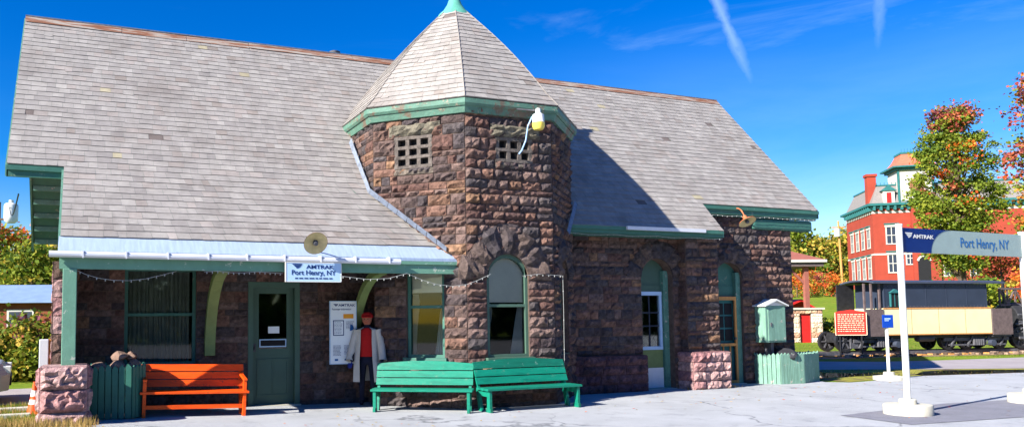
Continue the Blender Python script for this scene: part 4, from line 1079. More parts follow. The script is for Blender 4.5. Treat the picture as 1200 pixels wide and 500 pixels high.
# ---------------------------------------------------------------- platform sign on two white poles
p1 = gp(1064.5, 485); p2 = gp(1209, 471.5)
d = p2-p1; W_ = Vector((d.x, d.y, 0)).length; e = empty('platform_sign', (p1.x, p1.y, p1.z), math.atan2(d.y, d.x), 'long blue and grey station sign between two tall white poles on round bases', 'sign')
zt = 2.86; zb = 2.48
blue = [(.02, zb)]; n = 14
MB().box(.03, W_-.03, -.018, .018, zb, zt).build('panel', M['signgrey'], e)
pts = [(.032, -.022, zb)]
for i in range(n+1):
    t = i/n; pts.append((.74+.52*(1-math.cos(t*math.pi/2)) , -.022, zb+(zt-zb)*math.sin(t*math.pi/2)))
pts.append((.032, -.022, zt)); mb = MB(); mb.quad(pts); mb.prism(pts, (0, .003, 0)); mb.build('blue_field', M['navy'], e)
obj_text('AMTRAK', .085, e, (.30, -.026, zb+.225), M['polewhite'], sx=1.5, bold=.002)
swoosh(e, .09, zb+.225, .2, M['polewhite'], -.026)
obj_text('Port Henry, NY', .225, e, (1.5, -.022, zb+.12), M['textblue'], sx=.93, bold=.001)
for x in (0, W_):
    po = MB().tube([(x, 0, .24), (x, 0, 2.9)], .047, 14).build('pole', M['polewhite'], e, smooth=True)
    MB().lathe([(0, .02), (.05, .015), (.055, 0), (.047, -.02)][::-1], (x, 0, 2.9), 14).build('pole_cap', M['polewhite'], po, smooth=True)
    MB().lathe([(.33, 0), (.33, .14), (.32, .155), (.12, .16), (.12, .225), (.1, .24), (.05, .24)], (x, 0, 0), 32).build('round_base', M['concrete'], e, smooth=True)
# small blue sign
q = gp(1042, 444.5); e = empty('small_sign', tuple(q), R_(-20), 'small square blue sign on a thin white pole with round base', 'sign')
MB().tube([(0, 0, .1), (0, 0, 1.28)], .035, 12).build('pole', M['polewhite'], e, smooth=True)
MB().lathe([(.33, 0), (.33, .08), (.12, .11), (.11, .18), (.035, .18)], (0, 0, 0), 28).build('round_base', M['concrete'], e, smooth=True)
MB().box(-.13, .13, -.06, -.04, 1.2, 1.5).build('panel', M['navy'], e, bevel=.01)
MB().box(-.08, .06, -.064, -.061, 1.4, 1.42).box(-.08, .02, -.064, -.061, 1.36, 1.375).build('lettering', M['lightblue'], e)
# red historic marker
a = onZ(984.5, 418, 0); b = onZ(1009, 416.5, 0); L = 24.5*(a-CAM).dot(FW)/F_PX
e = empty('historic_marker', tuple(a), AH-R_(12), 'red historic marker with rows of cream lettering on two iron posts', 'sign')
sc_ = L/.92
MB().box(0, .04, -.02, .02, 0, 1.05).build('post', M['black'], e); MB().box(L-.04, L, -.02, .02, 0, 1.05).build('post', M['black'], e)
mb = MB(); zb_, zt_ = .95, 1.9
D_ = ((a+b)/2-CAM).dot(FW); k_ = D_/F_PX
zb_ = 1.567+(366.5-392)*k_; zt_ = 1.567+(366.5-364)*k_; xa, xb = -4*k_*1.02, L+5*k_*1.05
xm = (xa+xb)/2
mb.prism([(xa, -.03, zb_), (xb, -.03, zb_), (xb, -.03, zt_-.06), (xb-.1, -.03, zt_-.02), (xm, -.03, zt_+.04), (xa+.1, -.03, zt_-.02), (xa, -.03, zt_-.06)], (0, .03, 0)); mb.build('plate', M['markerred'], e)
mb = MB()
for i in range(9):
    z = zt_-.14-i*(zt_-zb_-.2)/9; x = xa+.09
    while x < xb-.12:
        w = random.uniform(.03, .12); mb.box(x, min(x+w, xb-.09), -.034, -.031, z, z+.022); x += w+.03
mb.build('lettering', M['gold'], e)
mb = MB()
for (x0, x1, z0, z1) in ((xa, xb, zb_, zb_+.02), (xa, xa+.02, zb_, zt_-.06), (xb-.02, xb, zb_, zt_-.06)): mb.box(x0, x1, -.036, -.031, z0, z1)
mb.build('border', M['gold'], e)

# ---------------------------------------------------------------- railway car
def onT(u, v, o):
    d = ray(u, v); q = tk(0, o); t = ((q-CAM).dot(tn))/d.dot(tn); P = CAM+d*t; return (P-tA).dot(tdir), P.z
O_ = -.35
sL, zt_y = onT(1035, 361, O_); sR, _z = onT(1161, 357, O_); _, zb_y = onT(1100, 391, O_); _, zroof = onT(1100, 332, O_)
sPL, _ = onT(1014, 380, O_); sPR, _ = onT(1186, 380, O_); sRL, _ = onT(1024, 333, O_-.1); sRR, _ = onT(1178, 326, O_-.1)
B0, B1 = O_, O_+1.4
def zT(s, z): return z
e = empty('railway_car', tuple(tk(0, 0, 0)), tang, 'small old railway car with cream panel, slate blue upper walls and open ends', 'railway car')
zg = .1
MB().box(sL, sR, B0, B1, zb_y, zt_y).build('lower_body', M['cream'], e)
mb = MB(); mb.box(sL+.1, sR-.1, B0+.05, B1-.05, zt_y, zroof)
n = 5
for i in range(n+1): s = sL+.1+(sR-.24-sL)*i/n; mb.box(s, s+.035, B0+.04, B0+.052, zt_y, zroof)
mb.build('upper_body', M['slate_blue'], e)
mb = MB(); k = 0
while sL+.1+k*.16 < sR-.1:
    for zr in (zt_y+.06, zroof-.1): x = sL+.1+k*.16; mb.box(x, x+.025, B0+.033, B0+.051, zr, zr+.025)
    k += 1
mb.build('rivets', M['iron'], e)
mb = MB()
for k in (1, 2, 3): x = sL+(sR-sL)*k/4; mb.box(x, x+.015, B0-.003, B0+.001, zb_y, zt_y)
mb.box(sL, sR, B0-.012, B0+.001, zt_y-.03, zt_y+.02).box(sL, sR, B0-.012, B0+.001, zb_y-.02, zb_y+.02); mb.build('body_moulding', M['tanwood'], e)
mb = MB(); K = 8
for i in range(K):
    a0 = -1+2*i/K; a1 = -1+2*(i+1)/K; f = lambda a: (.62+.0*a, )
    yy0 = (B0+B1)/2+a0*.78; yy1 = (B0+B1)/2+a1*.78; h0 = .09*(1-a0*a0); h1 = .09*(1-a1*a1)
    mb.prism([(sRL, yy0, zroof+h0), (sRL, yy1, zroof+h1), (sRL, yy1, zroof+h1+.06), (sRL, yy0, zroof+h0+.06)], (sRR-sRL, 0, 0))
mb.build('roof', M['roofgrey'], e)
for (s0, s1) in ((sPL, sL-.02), (sR+.02, sPR)):
    MB().box(s0, s1, B0-.03, B0+.04, zb_y-.05, zt_y-.03).build('end_panel', M['brownpanel'], e)
    MB().box(s0, s1, B0+.04, B1, zb_y-.12, zb_y-.04).build('end_platform', M['iron'], e)
for s in (sPL+.05, sPL+.35, sL-.1): 
    MB().box(s, s+.06, B0+.05, B0+.11, zt_y-.05, zroof).build('platform_post', M['brownpanel'], e)
MB().box(sPL+.05, sL, B1-.1, B1-.05, zb_y, zroof).build('end_bulkhead', M['black'], e)
# hooded window
sw0, zw1 = onT(1044, 343, O_); sw1, zw0 = onT(1053, 359, O_)
w_ = MB().box(sw0, sw1, B0+.0, B0+.03, zw0, zw1).build('window', M['dark'], e)
MB().prism([(sw0-.08, B0-.05, zw1), (sw1+.08, B0-.05, zw1), ((sw0+sw1)/2, B0-.05, zw1+.14)], (0, .1, 0)).box(sw0-.04, sw0, B0-.02, B0+.04, zw0, zw1).box(sw1, sw1+.04, B0-.02, B0+.04, zw0, zw1).box((sw0+sw1)/2-.015, (sw0+sw1)/2+.015, B0-.01, B0+.035, zw0, zw1).build('window_frame', M['teal'], w_)
def wheel(parent, s, o, r):
    ax = Matrix.Rotation(math.pi/2, 4, 'X')
    wo = MB().lathe([(0, .05), (.07, .06), (.09, .02), (r*.72, .015), (r*.78, .05), (r, .05), (r, -.05), (r*.6, -.05), (0, -.05)], (s, o, r+.17), 24, axis=ax).build('wheel', M['black'], parent, smooth=True)
    m2 = MB()
    for k in range(6): a = k*math.pi/3; m2.bar((s, o-.03, r+.17), (s+math.cos(a)*r*.74, o-.03, r+.17+math.sin(a)*r*.74), .05, .03, up=(0, 1, 0))
    m2.build('spokes', M['iron'], wo)
    return wo
WR = .36
for u in (989, 1008, 1051, 1110, 1131, 1170):
    s, _ = onT(u, 405, 0); wheel(e, s, -.02, WR if u != 989 else .4); wheel(e, s, .82, WR)
for (u0, u1) in ((997, 1060), (1102, 1178)):
    s0, _ = onT(u0, 400, 0); s1, _ = onT(u1, 400, 0); mb = MB()
    mb.box(s0, s1, -.16, -.1, .5, .62); mb.bar((s0+.2, -.17, .36), (s1-.2, -.17, .36), .06, .05)
    for k in range(4): q = s0+(s1-s0)*(k+.5)/4; mb.bar((q-.12, -.18, .3), (q+.15, -.18, zb_y-.1), .06, .05)
    mb.build('bogie_frame', M['iron'], e)
    mb = MB()
    for k in range(5): mb.tube([((s0+s1)/2-.2+k*.1, -.22, .34), ((s0+s1)/2-.2+k*.1, -.22, .56)], .05, 8)
    mb.build('springs', M['iron'], e)
    mb = MB(); q = (s0+s1)/2; mb.lathe([(0, .0), (.12, .0), (.12, .16), (0, .16)], (q+.55, -.2, .42), 10, axis=Matrix.Rotation(math.pi/2, 4, 'X')); mb.build('axle_box', M['roofgrey'], e)
mb = MB(); mb.box(sPL, sPR, B0+.2, B1-.2, zb_y-.14, zb_y-.02); mb.build('underframe', M['black'], e)
s0, z0 = onT(1073, 396, -.1); s1, _ = onT(1094, 396, -.1); MB().tube([(s0, -.1, z0), (s0+.06, -.1, z0), (s1-.06, -.1, z0), (s1, -.1, z0)], [.05, .13, .13, .05], 14).build('air_tank', M['roofgrey'], e, smooth=True)
mb = MB(); mb.box(sPL-.55, sPL, .5, .75, .55, .75); mb.box(sPL-.65, sPL-.5, .4, .85, .5, .85); mb.build('coupler', M['black'], e)
mb = MB()
for s in (sPL-.42, sPL-.1): mb.bar((s, -.1, .3), (s, -.1, zb_y), .05)
mb.bar((sPL-.42, -.1, .4), (sPL, -.1, .4), .05, .2); mb.build('end_steps', M['iron'], e)

# steam engine at the right edge
e = empty('steam_locomotive', tuple(tk(0, 0, 0)), tang, 'black iron locomotive with open railing behind the cream railway car', 'locomotive')
s0 = sPR+.5
mb = MB(); ax = Matrix.Rotation(math.pi/2, 4, 'Y'); mb.lathe([(0, 0), (.5, .0), (.55, .06), (.55, 3.2), (.6, 3.25), (.6, 4.6), (0, 4.62)], (s0+.1, .41, 1.35), 24, axis=ax); mb.build('boiler', M['black'], e, smooth=True)
mb = MB()
for k in range(5): mb.lathe([(.56, 0), (.575, .0), (.575, .05), (.56, .05)], (s0+.5+k*.7, .41, 1.35), 24, axis=ax)
mb.build('boiler_bands', M['iron'], e)
MB().box(s0-.2, s0+6, -.15, .95, .6, .78).build('frame', M['black'], e)
for k in range(4): wheel(e, s0+.2+k*.95, -.05, .42); wheel(e, s0+.2+k*.95, .82, .42)
mb = MB(); mb.bar((s0, -.2, .58), (s0+3.2, -.2, .58), .09, .05, up=(0, 1, 0)); mb.build('side_rod', M['iron'], e)
mb = MB(); mb.lathe([(.16, 0), (.14, .5), (.2, .62), (.17, .62)], (s0+3.3, .41, 1.85), 16); mb.build('chimney', M['black'], e, smooth=True)
_, zr1 = onT(1185, 338, .2); _, zr0 = onT(1185, 357, .2); sa, _ = onT(1171, 345, .2); sb_ = s0+2.2
mb = MB(); mb.bar((sa, .2, zr1), (sb_, .2, zr1), .08); mb.bar((sa, .2, zr0), (sb_, .2, zr0), .08)
k = 0; s = sa
while s < sb_-.3:
    mb.bar((s, .2, zr0), (s, .2, zr1), .05); mb.bar((s, .2, zr0 if k % 2 else zr1), (s+.38, .2, zr1 if k % 2 else zr0), .05); s += .38; k += 1
mb.build('railing', M['brownpanel'], e)
mb = MB()
for s in (s0-.15, s0+1.9): mb.bar((s, .2, .7), (s, .2, zr1+.35), .07)
mb.build('railing_post', M['black'], e)
mb = MB(); random.seed(21)
for k in range(9): mb.tube([(s0+random.uniform(-.1, 1.6), -.1, random.uniform(.9, 1.5)), (s0+random.uniform(0, 1.8), -.12, random.uniform(.9, 1.9)), (s0+random.uniform(0, 1.8), -.1, random.uniform(.8, 1.6))], .04, 6)
mb.build('pipes', M['iron'], e, smooth=True)

# ---------------------------------------------------------------- pavilion and stone store with red door
def place(u, D):
    v = 366.0; P = atD(u, v, D); return Vector((P.x, P.y, gz(P.x, P.y)))
def zy(v, D): return CAM.z+(366.5-v)*D/F_PX
b = place(930, 42); e = empty('stone_store', tuple(b), AH, 'low pale stone store with red door under the pavilion', 'outbuilding')
k = 42/F_PX; wS = 33.5*k; hS = zy(362, 42)-b.z
palp = [srgb(214, 186, 160), srgb(226, 206, 184), srgb(196, 150, 122), srgb(206, 172, 140)]
wall('stone_wall', e, (-1.2, 0, 0), 0, wS+1.2, hS, [(1.2+7*k, 1.2+20*k, 0, hS-.22, 0, 0)], pal=palp, rowh=(.2, .35), bw=(.3, .7))
wall('stone_wall', e, (wS, 0, 0), R_(90), 3.2, hS, pal=palp, rowh=(.2, .35), bw=(.3, .7))
MB().box(7*k, 20*k, .1, .16, 0, hS-.22).build('door', M['redpaint'], e)
MB().box(-1.3, wS+.1, -.1, 3.3, hS, hS+.1).build('cap_slab', M['concrete'], e)
b2 = place(893, 44); e = empty('pavilion', tuple(b2), AH, 'open timber pavilion with brown-red hipped roof behind the station wall', 'pavilion')
ze_ = zy(306, 44)-b2.z; k = 44/F_PX; hw = 78*k
mb = MB(); c_ = (0, 3.4, ze_+1.75); cs = [(-hw, 0, ze_+.12), (hw, 0, ze_+.12), (hw, 6.8, ze_+.12), (-hw, 6.8, ze_+.12)]
for i in range(4): mb.quad([cs[i], cs[(i+1) % 4], c_])
mb.build('roof', M['brownroof'], e)
MB().box(-hw-.03, hw+.03, -.03, 6.83, ze_-.02, ze_+.13).build('white_fascia', M['trim'], e)
MB().box(-hw+.1, hw-.1, .1, 6.7, ze_-.25, ze_-.03).build('beam', M['brownpanel'], e)
for x in (-hw+.9, hw-.95):
    for y_ in (.5, 6.2):
        MB().box(x-.12, x+.12, y_-.12, y_+.12, 0, ze_-.25).build('post', M['brownroof'], e)
        mb = MB(); mb.bar((x, y_, ze_-1.3), (x-1.0 if x > 0 else x+1.0, y_, ze_-.25), .12, .1, up=(0, 1, 0)); mb.build('brace', M['brownroof'], e)
b3 = place(922, 46); e = empty('red_lean_to', tuple(b3), AH, 'small red gabled roof shelter just behind the stone store', 'shelter')
k = 46/F_PX; z1 = zy(352, 46)-b3.z; z0 = zy(363, 46)-b3.z
MB().prism([(-.4, 0, z0), (18*k, 0, z1), (36*k, 0, z0), (36*k, 0, z0+.12), (18*k, 0, z1+.12), (-.4, 0, z0+.12)], (0, 2.5, 0)).build('roof', M['redpaint'], e)
for x in (0, 33*k): MB().box(x, x+.12, .2, .32, 0, z0+.05).build('post', M['brownroof'], e)

# ---------------------------------------------------------------- red brick Victorian building
A_ = place(1028, 114); e1 = RH*.966-FH*.26; ang = math.atan2(e1.y, e1.x)
RB = empty('red_brick_building', tuple(A_), ang, 'ornate red brick building with mansard roof, chimney and clock tower', 'building')
zz = lambda v, D=116: zy(v, D)-A_.z
L1, L2 = 20, 13; zc = zz(248, 118)
def bx(name, m_, *bs, parent=RB, **k):
    mb = MB()
    for q in bs: mb.box(*q)
    return mb.build(name, m_, parent, **k)
bx('wall', M['brick'], (0, L1, 0, L2, 0, zc))
mb = MB()
for q in ((-.3, L1+.3, -.3, L2+.3, zc, zc+.35), (-.7, L1+.7, -.7, L2+.7, zc+.35, zc+.7)): mb.box(*q)
for i in range(int(L1/.9)): mb.box(i*.9, i*.9+.28, -.6, -.02, zc-.35, zc+.35)
for i in range(int(L2/.9)): mb.box(-.6, -.02, i*.9, i*.9+.28, zc-.35, zc+.35)
mb.build('cornice', M['teal'], RB)
bx('cornice_band', M['trim'], (-.04, L1+.04, -.04, L2+.04, zc-.75, zc-.45), (-.035, L1+.03, -.035, L2+.03, 5.0, 5.25))
mb = MB(); zm = zc+.7; ht = zz(219)-zm
a = [(-.1, -.1, zm), (L1+.1, -.1, zm), (L1+.1, L2+.1, zm), (-.1, L2+.1, zm)]; b = [(1.0, 1.0, zm+ht), (L1-1, 1, zm+ht), (L1-1, L2-1, zm+ht), (1, L2-1, zm+ht)]
for i in range(4): mb.quad([a[i], a[(i+1) % 4], b[(i+1) % 4], b[i]])
mb.quad(b); mb.build('mansard_roof', M['slate'], RB)
bx('roof_cresting', M['teal'], (.9, L1-.9, .9, 1.05, zm+ht, zm+ht+.2), (.9, 1.05, .9, L2-.9, zm+ht, zm+ht+.2), *[(x*.5+1, x*.5+1.08, .95, 1.0, zm+ht+.2, zm+ht+.5) for x in range(36)])
def rwin(x0, x1, z0, z1, side=False, arched=False):
    T = (lambda a, b, c, d, e_, f: (a, b, c, d, e_, f)) if not side else (lambda a, b, c, d, e_, f: (c, d, a, b, e_, f))
    f = bx('window', M['trim'], T(x0-.18, x1+.18, -.1, .02, z0-.15, z0), T(x0-.25, x1+.25, -.14, .02, z1, z1+.4), T(x0-.16, x0, -.07, .02, z0, z1), T(x1, x1+.16, -.07, .02, z0, z1), T((x0+x1)/2-.05, (x0+x1)/2+.05, -.06, -.01, z0, z1), T(x0, x1, -.061, -.012, (z0+z1)/2-.05, (z0+z1)/2+.05))
    bx('pane', M['slate_blue'], T(x0, x1, -.03, .01, z0, z1), parent=f)
    bx('hood', M['teal'], T(x0-.35, x1+.35, -.3, .01, z1+.4, z1+.55), parent=f)
rwin(1.75, 2.95, zz(287), zz(268)); rwin(1.85, 2.85, zz(320), zz(300))
rwin(4.2, 5.0, zz(311), zz(298)); rwin(8.9, 10.0, zz(325), zz(307)); rwin(8.9, 10.0, zz(287), zz(268)); rwin(12.2, 13.3, zz(325), zz(307)); rwin(12.2, 13.3, zz(287), zz(268))
for y_ in (1.6, 4.3, 7.0, 9.7):
    for (va, vb) in ((294, 274), (328, 306)): rwin(y_, y_+1.1, zz(va, 122), zz(vb, 122), side=True)
# centre bay with gable and arched entrance
mb = MB(); x0, x1 = 4.9, 8.3; xm = 6.6
gy = -.5
z_g = zz(228); mb.prism([(x0, gy, 0), (x1, gy, 0), (x1, gy, zc+.2), (x1-.6, gy, zc+1.1), (xm+.6, gy, z_g), (xm, gy, z_g+.2), (xm-.6, gy, z_g), (x0+.6, gy, zc+1.1), (x0, gy, zc+.2)], (0, .55, 0)); mb.build('entrance_bay', M['brick'], RB)
mb = MB(); pts, _ = arch_pts(5.4, 7.0, zz(308), .7); mb.quad([(5.4, gy-.03, 0), (7.0, gy-.03, 0)]+[(p[0], gy-.03, p[1]) for p in pts[::-1]]); mb.build('entrance_arch', M['dark'], RB)
mb = MB()
for i in range(len(pts)-1): mb.bar((pts[i][0], gy-.05, pts[i][1]), (pts[i+1][0], gy-.05, pts[i+1][1]), .25, .12, up=(0, 1, 0))
mb.build('entrance_hood', M['trim'], RB)
mb = MB(); pts, _ = arch_pts(5.6, 7.6, zc+.5, .9)
for i in range(len(pts)-1): mb.bar((pts[i][0], gy-.15, pts[i][1]), (pts[i+1][0], gy-.15, pts[i+1][1]), .3, .3, up=(0, 1, 0))
mb.build('gable_hood', M['teal'], RB)
# dormer
mb = MB(); dz0, dz1 = zz(243), zz(226)
dm = bx('dormer', M['trim'], (1.5, 3.0, -.1, 1.2, dz0, dz1)); MB().prism([(1.2, -.25, dz1), (3.3, -.25, dz1), (2.25, -.25, dz1+.8)], (0, 1.5, 0)).build('dormer_gable', M['teal'], dm); bx('dormer_window', M['redpaint'], (1.95, 2.55, -.14, -.1, dz0+.25, dz1-.25), parent=dm)
# chimney
ch = MB(); ch.box(-.15, 1.05, 1.2, 2.4, zc-.1, zz(207)); ch.box(-.3, 1.2, 1.05, 2.55, zz(207), zz(204)); ch.build('chimney', M['brick'], RB)
# tower
tx0, tx1, ty0, ty1 = 3.6, 8.0, .0, 4.4; tz0, tz1 = zm, zz(199, 114)
bx('tower', M['trim'], (tx0, tx1, ty0, ty1, tz0, tz1))
for x in (tx0, tx1): bx('tower_post', M['teal'], (x-.12, x+.12, ty0-.12, ty0+.12, tz0, tz1))
bx('tower_base_band', M['teal'], (tx0+.12, tx1-.12, ty0-.02, ty0+.1, tz0, tz0+.3))
mb = MB(); mb.lathe([(0, .08), (.85, .08), (1.05, .0), (1.05, -.1)], ((tx0+tx1)/2+.2, ty0-.02, (tz0+tz1)/2+.1), 20, axis=Matrix.Rotation(math.pi/2, 4, 'X')); ck_ = mb.build('clock_face', M['brownroof'], RB)
mb = MB(); mb.bar(((tx0+tx1)/2+.2, ty0-.12, (tz0+tz1)/2+.1), ((tx0+tx1)/2+.2, ty0-.12, (tz0+tz1)/2+.85), .08); mb.bar(((tx0+tx1)/2+.2, ty0-.12, (tz0+tz1)/2+.1), ((tx0+tx1)/2+.75, ty0-.12, (tz0+tz1)/2+.2), .08); mb.build('clock_hands', M['trim'], ck_)
bx('tower_cornice', M['teal'], (tx0-.35, tx1+.35, ty0-.35, ty1+.35, tz1-.1, tz1+.25), (tx0-.8, tx1+.8, ty0-.8, ty1+.8, tz1+.25, tz1+.5))
mb = MB(); cx, cy_ = (tx0+tx1)/2, (ty0+ty1)/2; prev = None
for (hw_, z) in ((2.8, tz1+.5), (2.2, tz1+.95), (1.75, tz1+1.6), (1.4, tz1+2.4)):
    r = [(cx-hw_, cy_-hw_, z), (cx+hw_, cy_-hw_, z), (cx+hw_, cy_+hw_, z), (cx-hw_, cy_+hw_, z)]
    if prev:
        for i in range(4): mb.quad([prev[i], prev[(i+1) % 4], r[(i+1) % 4], r[i]])
    prev = r
mb.quad(prev); mb.build('tower_roof', M['salmon'], RB)
bx('tower_crown', M['teal'], (cx-1.5, cx+1.5, cy_-1.5, cy_+1.5, tz1+2.4, tz1+2.7), *[(cx-1.4+i*.4, cx-1.34+i*.4, cy_-1.45, cy_-1.4, tz1+2.7, tz1+3.2) for i in range(8)])

# ---------------------------------------------------------------- trees
GR = [srgb(124, 136, 38), srgb(102, 122, 34), srgb(140, 146, 48), srgb(82, 104, 34), srgb(112, 126, 42)]
OR = [srgb(214, 110, 40), srgb(200, 84, 36), srgb(220, 140, 60), srgb(180, 70, 40)]
RD = [srgb(150, 72, 66), srgb(176, 90, 66), srgb(124, 70, 80), srgb(196, 110, 76)]
YL = [srgb(176, 150, 48), srgb(150, 140, 44), srgb(190, 160, 70), srgb(124, 124, 44)]
def leaf(mb, p, s, col, rnd):
    a = Vector((rnd.gauss(0, 1), rnd.gauss(0, 1), rnd.gauss(0, .7))).normalized(); b = a.cross(Vector((rnd.gauss(0, 1), rnd.gauss(0, 1), rnd.gauss(0, 1)))).normalized()
    s *= rnd.uniform(.6, 1.3); k = rnd.uniform(.8, 1.2); c = (col[0]*k, col[1]*k, col[2]*k, 1)
    mb.quad([p-a*s*.5, p+b*s*.38, p+a*s*.5, p-b*s*.38], c)
def tree(name, label, base, h, rad, crown0, palf, ncl, nlf, ls, seed, cat='tree', group=None, trunk=.3, shape=1.0, clr=.22, wob=1.0):
    rnd = random.Random(seed); e = empty(name, tuple(base), 0, label, cat, group)
    tb = MB(); ax = [(rnd.uniform(-.1, .1)*rad*.3*i/5, rnd.uniform(-.1, .1)*rad*.3*i/5, h*.92*i/5) for i in range(6)]
    tb.tube(ax, trunk, 8, r1=trunk*.2)
    mb = MB(); H0 = crown0*h; cl = []
    tries = 0
    while len(cl) < ncl and tries < ncl*30:
        tries += 1; z = rnd.uniform(0, 1); prof_ = math.sin(math.pi*min(1, (z*.88+.08))**shape)**.6
        a = rnd.uniform(0, 2*math.pi); rr = rad*prof_*math.sqrt(rnd.uniform(.1, 1))*rnd.uniform(.75, 1.08)
        cl.append(Vector((rr*math.cos(a), rr*math.sin(a), H0+(h-H0)*z)))
    for c in cl:
        cr = rad*clr*rnd.uniform(.65, 1.4)
        pc = palf(c.z/h, rnd, c)
        if rnd.random() < .22 and trunk > .05:
            z0 = max(H0*.6, c.z-rad*.7); tb.tube([(0, 0, z0*.9), tuple(c*.5+Vector((0, 0, z0*.5))), tuple(c)], trunk*.3, 5, r1=trunk*.06)
        base_c = rnd.choice(pc)
        for _ in range(nlf):
            p = c+Vector((rnd.gauss(0, 1), rnd.gauss(0, 1), rnd.gauss(0, .62)))*cr*.62
            leaf(mb, p, ls, base_c if rnd.random() < .6 else (rnd.choice(pc) if rnd.random() > .25 else rnd.choice(GR)), rnd)
    tb.build('trunk', M['bark'], e)
    mb.build('crown', M['leaf'], e)
    return e
def maple(z, rnd, c):
    k = rnd.random()
    if z > .9: return RD if k < .4 else (OR if k < .5 else GR)
    if z > .55: return OR if k < .06 else (RD if k < .09 else GR)
    return OR if k < .04 else GR
def allgreen(z, rnd, c): return GR if rnd.random() < .85 else YL
def yellow(z, rnd, c): return YL if rnd.random() < .6 else GR
def orange(z, rnd, c): return OR if rnd.random() < .75 else YL
def redtree(z, rnd, c): return RD if z > .55 and rnd.random() < .75 else (GR if rnd.random() < .6 else OR)
D = 74; B = place(1130, D)
tree('maple_tree', 'tall green maple with orange and red tinged top behind the platform sign', B, zy(124, D)-B.z, 3.9, .2, maple, 300, 100, .27, 5, trunk=.4, clr=.165)
D = 62; B = place(1240, D)
tree('maple_tree', 'reddish maple cut by the right edge of the picture', B, zy(80, D)-B.z, 3.1, .2, redtree, 220, 46, .32, 6, trunk=.35, clr=.22)
for i, (u, D, vt_, rad, pf, lb) in enumerate(((1176, 84, 288, 2.6, orange, 'low bright orange tree below the right end of the platform sign'), (1142, 88, 296, 3.2, allgreen, 'low green bush below the lettering of the platform sign'), (1160, 60, 330, 1.4, allgreen, 'small green bush behind the right end of the railway car'), (1202, 70, 318, 2.2, orange, 'orange bush above the locomotive railing'))):
    B = place(u, D); tree('shrub', lb, B, zy(vt_, D)-B.z, rad, .0, pf, 60, 40, .26, 30+i, cat='bush', trunk=.12, clr=.3)
far = ((916, 150, 262, 5.5, allgreen, 'grey-green tree at the back, next to the station eave'), (938, 140, 272, 4.5, allgreen, 'rounded green tree behind the pavilion roof'), (953, 170, 276, 5, yellow, 'yellow-green tree showing above the pavilion eave'), (970, 150, 284, 4.5, yellow, 'golden tree between pavilion and utility pole'), (984, 140, 276, 4.8, yellow, 'golden tree directly behind the utility pole'), (1000, 165, 270, 5.5, allgreen, 'green tree touching the left side of the red brick building'))
for i, (u, D, vt_, rad, pf, lb) in enumerate(far):
    B = place(u, D); tree('tree', lb, B, zy(vt_, D)-B.z, rad, .08, pf, 70, 46, .62, 50+i, group='autumn trees on the far hillside', trunk=.3, clr=.3)
for i, (u, D, vt_, rad, pf, lb) in enumerate(((1150, 150, 262, 7, allgreen, 'broad green tree behind the maple'), (1185, 160, 255, 8, yellow, 'broad yellow-green tree behind the reddish maple'), (1225, 140, 250, 7, allgreen, 'green tree at the far right behind the locomotive'), (1262, 120, 262, 7, redtree, 'red-topped tree at the far right, beyond the edge'))):
    B = place(u, D); tree('tree', lb, B, zy(vt_, D)-B.z, rad, .05, pf, 80, 44, .62, 70+i, group='trees behind the maple', trunk=.3, clr=.3)
for i, (u, D, vt_, rad, pf, lb) in enumerate(((935, 92, 322, 1.7, orange, 'orange shrub seen under the pavilion roof'), (952, 96, 318, 1.7, orange, 'orange shrub right of the pavilion post'), (967, 94, 321, 1.6, redtree, 'rust coloured shrub between pavilion and utility pole'), (980, 92, 324, 1.3, orange, 'small orange shrub at the foot of the utility pole'), (966, 45, 372, .9, allgreen, 'dark green bush beside the stone store'), (975, 43, 378, .7, allgreen, 'small green bush behind the red marker'))):
    B = place(u, D); tree('shrub', lb, B, zy(vt_, D)-B.z, rad, .0, pf, 36, 36, .22, 90+i, cat='bush', trunk=.08, clr=.34)
# distant wooded hill, left and right (one mass)
random.seed(5); mb = MB(); rnd = random.Random(8)
for (u0, u1, D, vt_, amp) in ((-60, 80, 110, 318, 6), (900, 1300, 240, 296, 8)):
    u = u0
    while u < u1:
        B = place(u, D); h = zy(vt_+rnd.uniform(-amp, amp), D)-B.z; r = rnd.uniform(3, 5)*D/200
        for _ in range(30):
            c = B+Vector((rnd.gauss(0, r*.5), rnd.gauss(0, r*.5), rnd.uniform(.0, 1)*h)); pc = rnd.choice((GR, GR, YL, YL, OR))
            for _ in range(12): leaf(mb, c+Vector((rnd.gauss(0, 1), rnd.gauss(0, 1), rnd.gauss(0, .7)))*D/150, D/220, rnd.choice(pc), rnd)
        u += rnd.uniform(5, 9)*160/D
tagit(mb.build('far_woods', M['leaf']), kind='stuff')
mb = MB()      # added trees out of view behind the camera, to darken the window reflections
for i in range(46):
    x = -34+i*2.2; h = rnd.uniform(7, 11); yb = -42+rnd.uniform(-3, 3)
    for _ in range(34):
        c = Vector((x+rnd.gauss(0, 1.4), yb+rnd.gauss(0, 1.2), rnd.uniform(.0, 1)*h))
        for _ in range(8): leaf(mb, c+Vector((rnd.gauss(0, 1), rnd.gauss(0, 1), rnd.gauss(0, .7)))*.8, 1.3, rnd.choice(GR), rnd)
tagit(mb.build('added_reflection_woods', M['leaf']), kind='stuff')
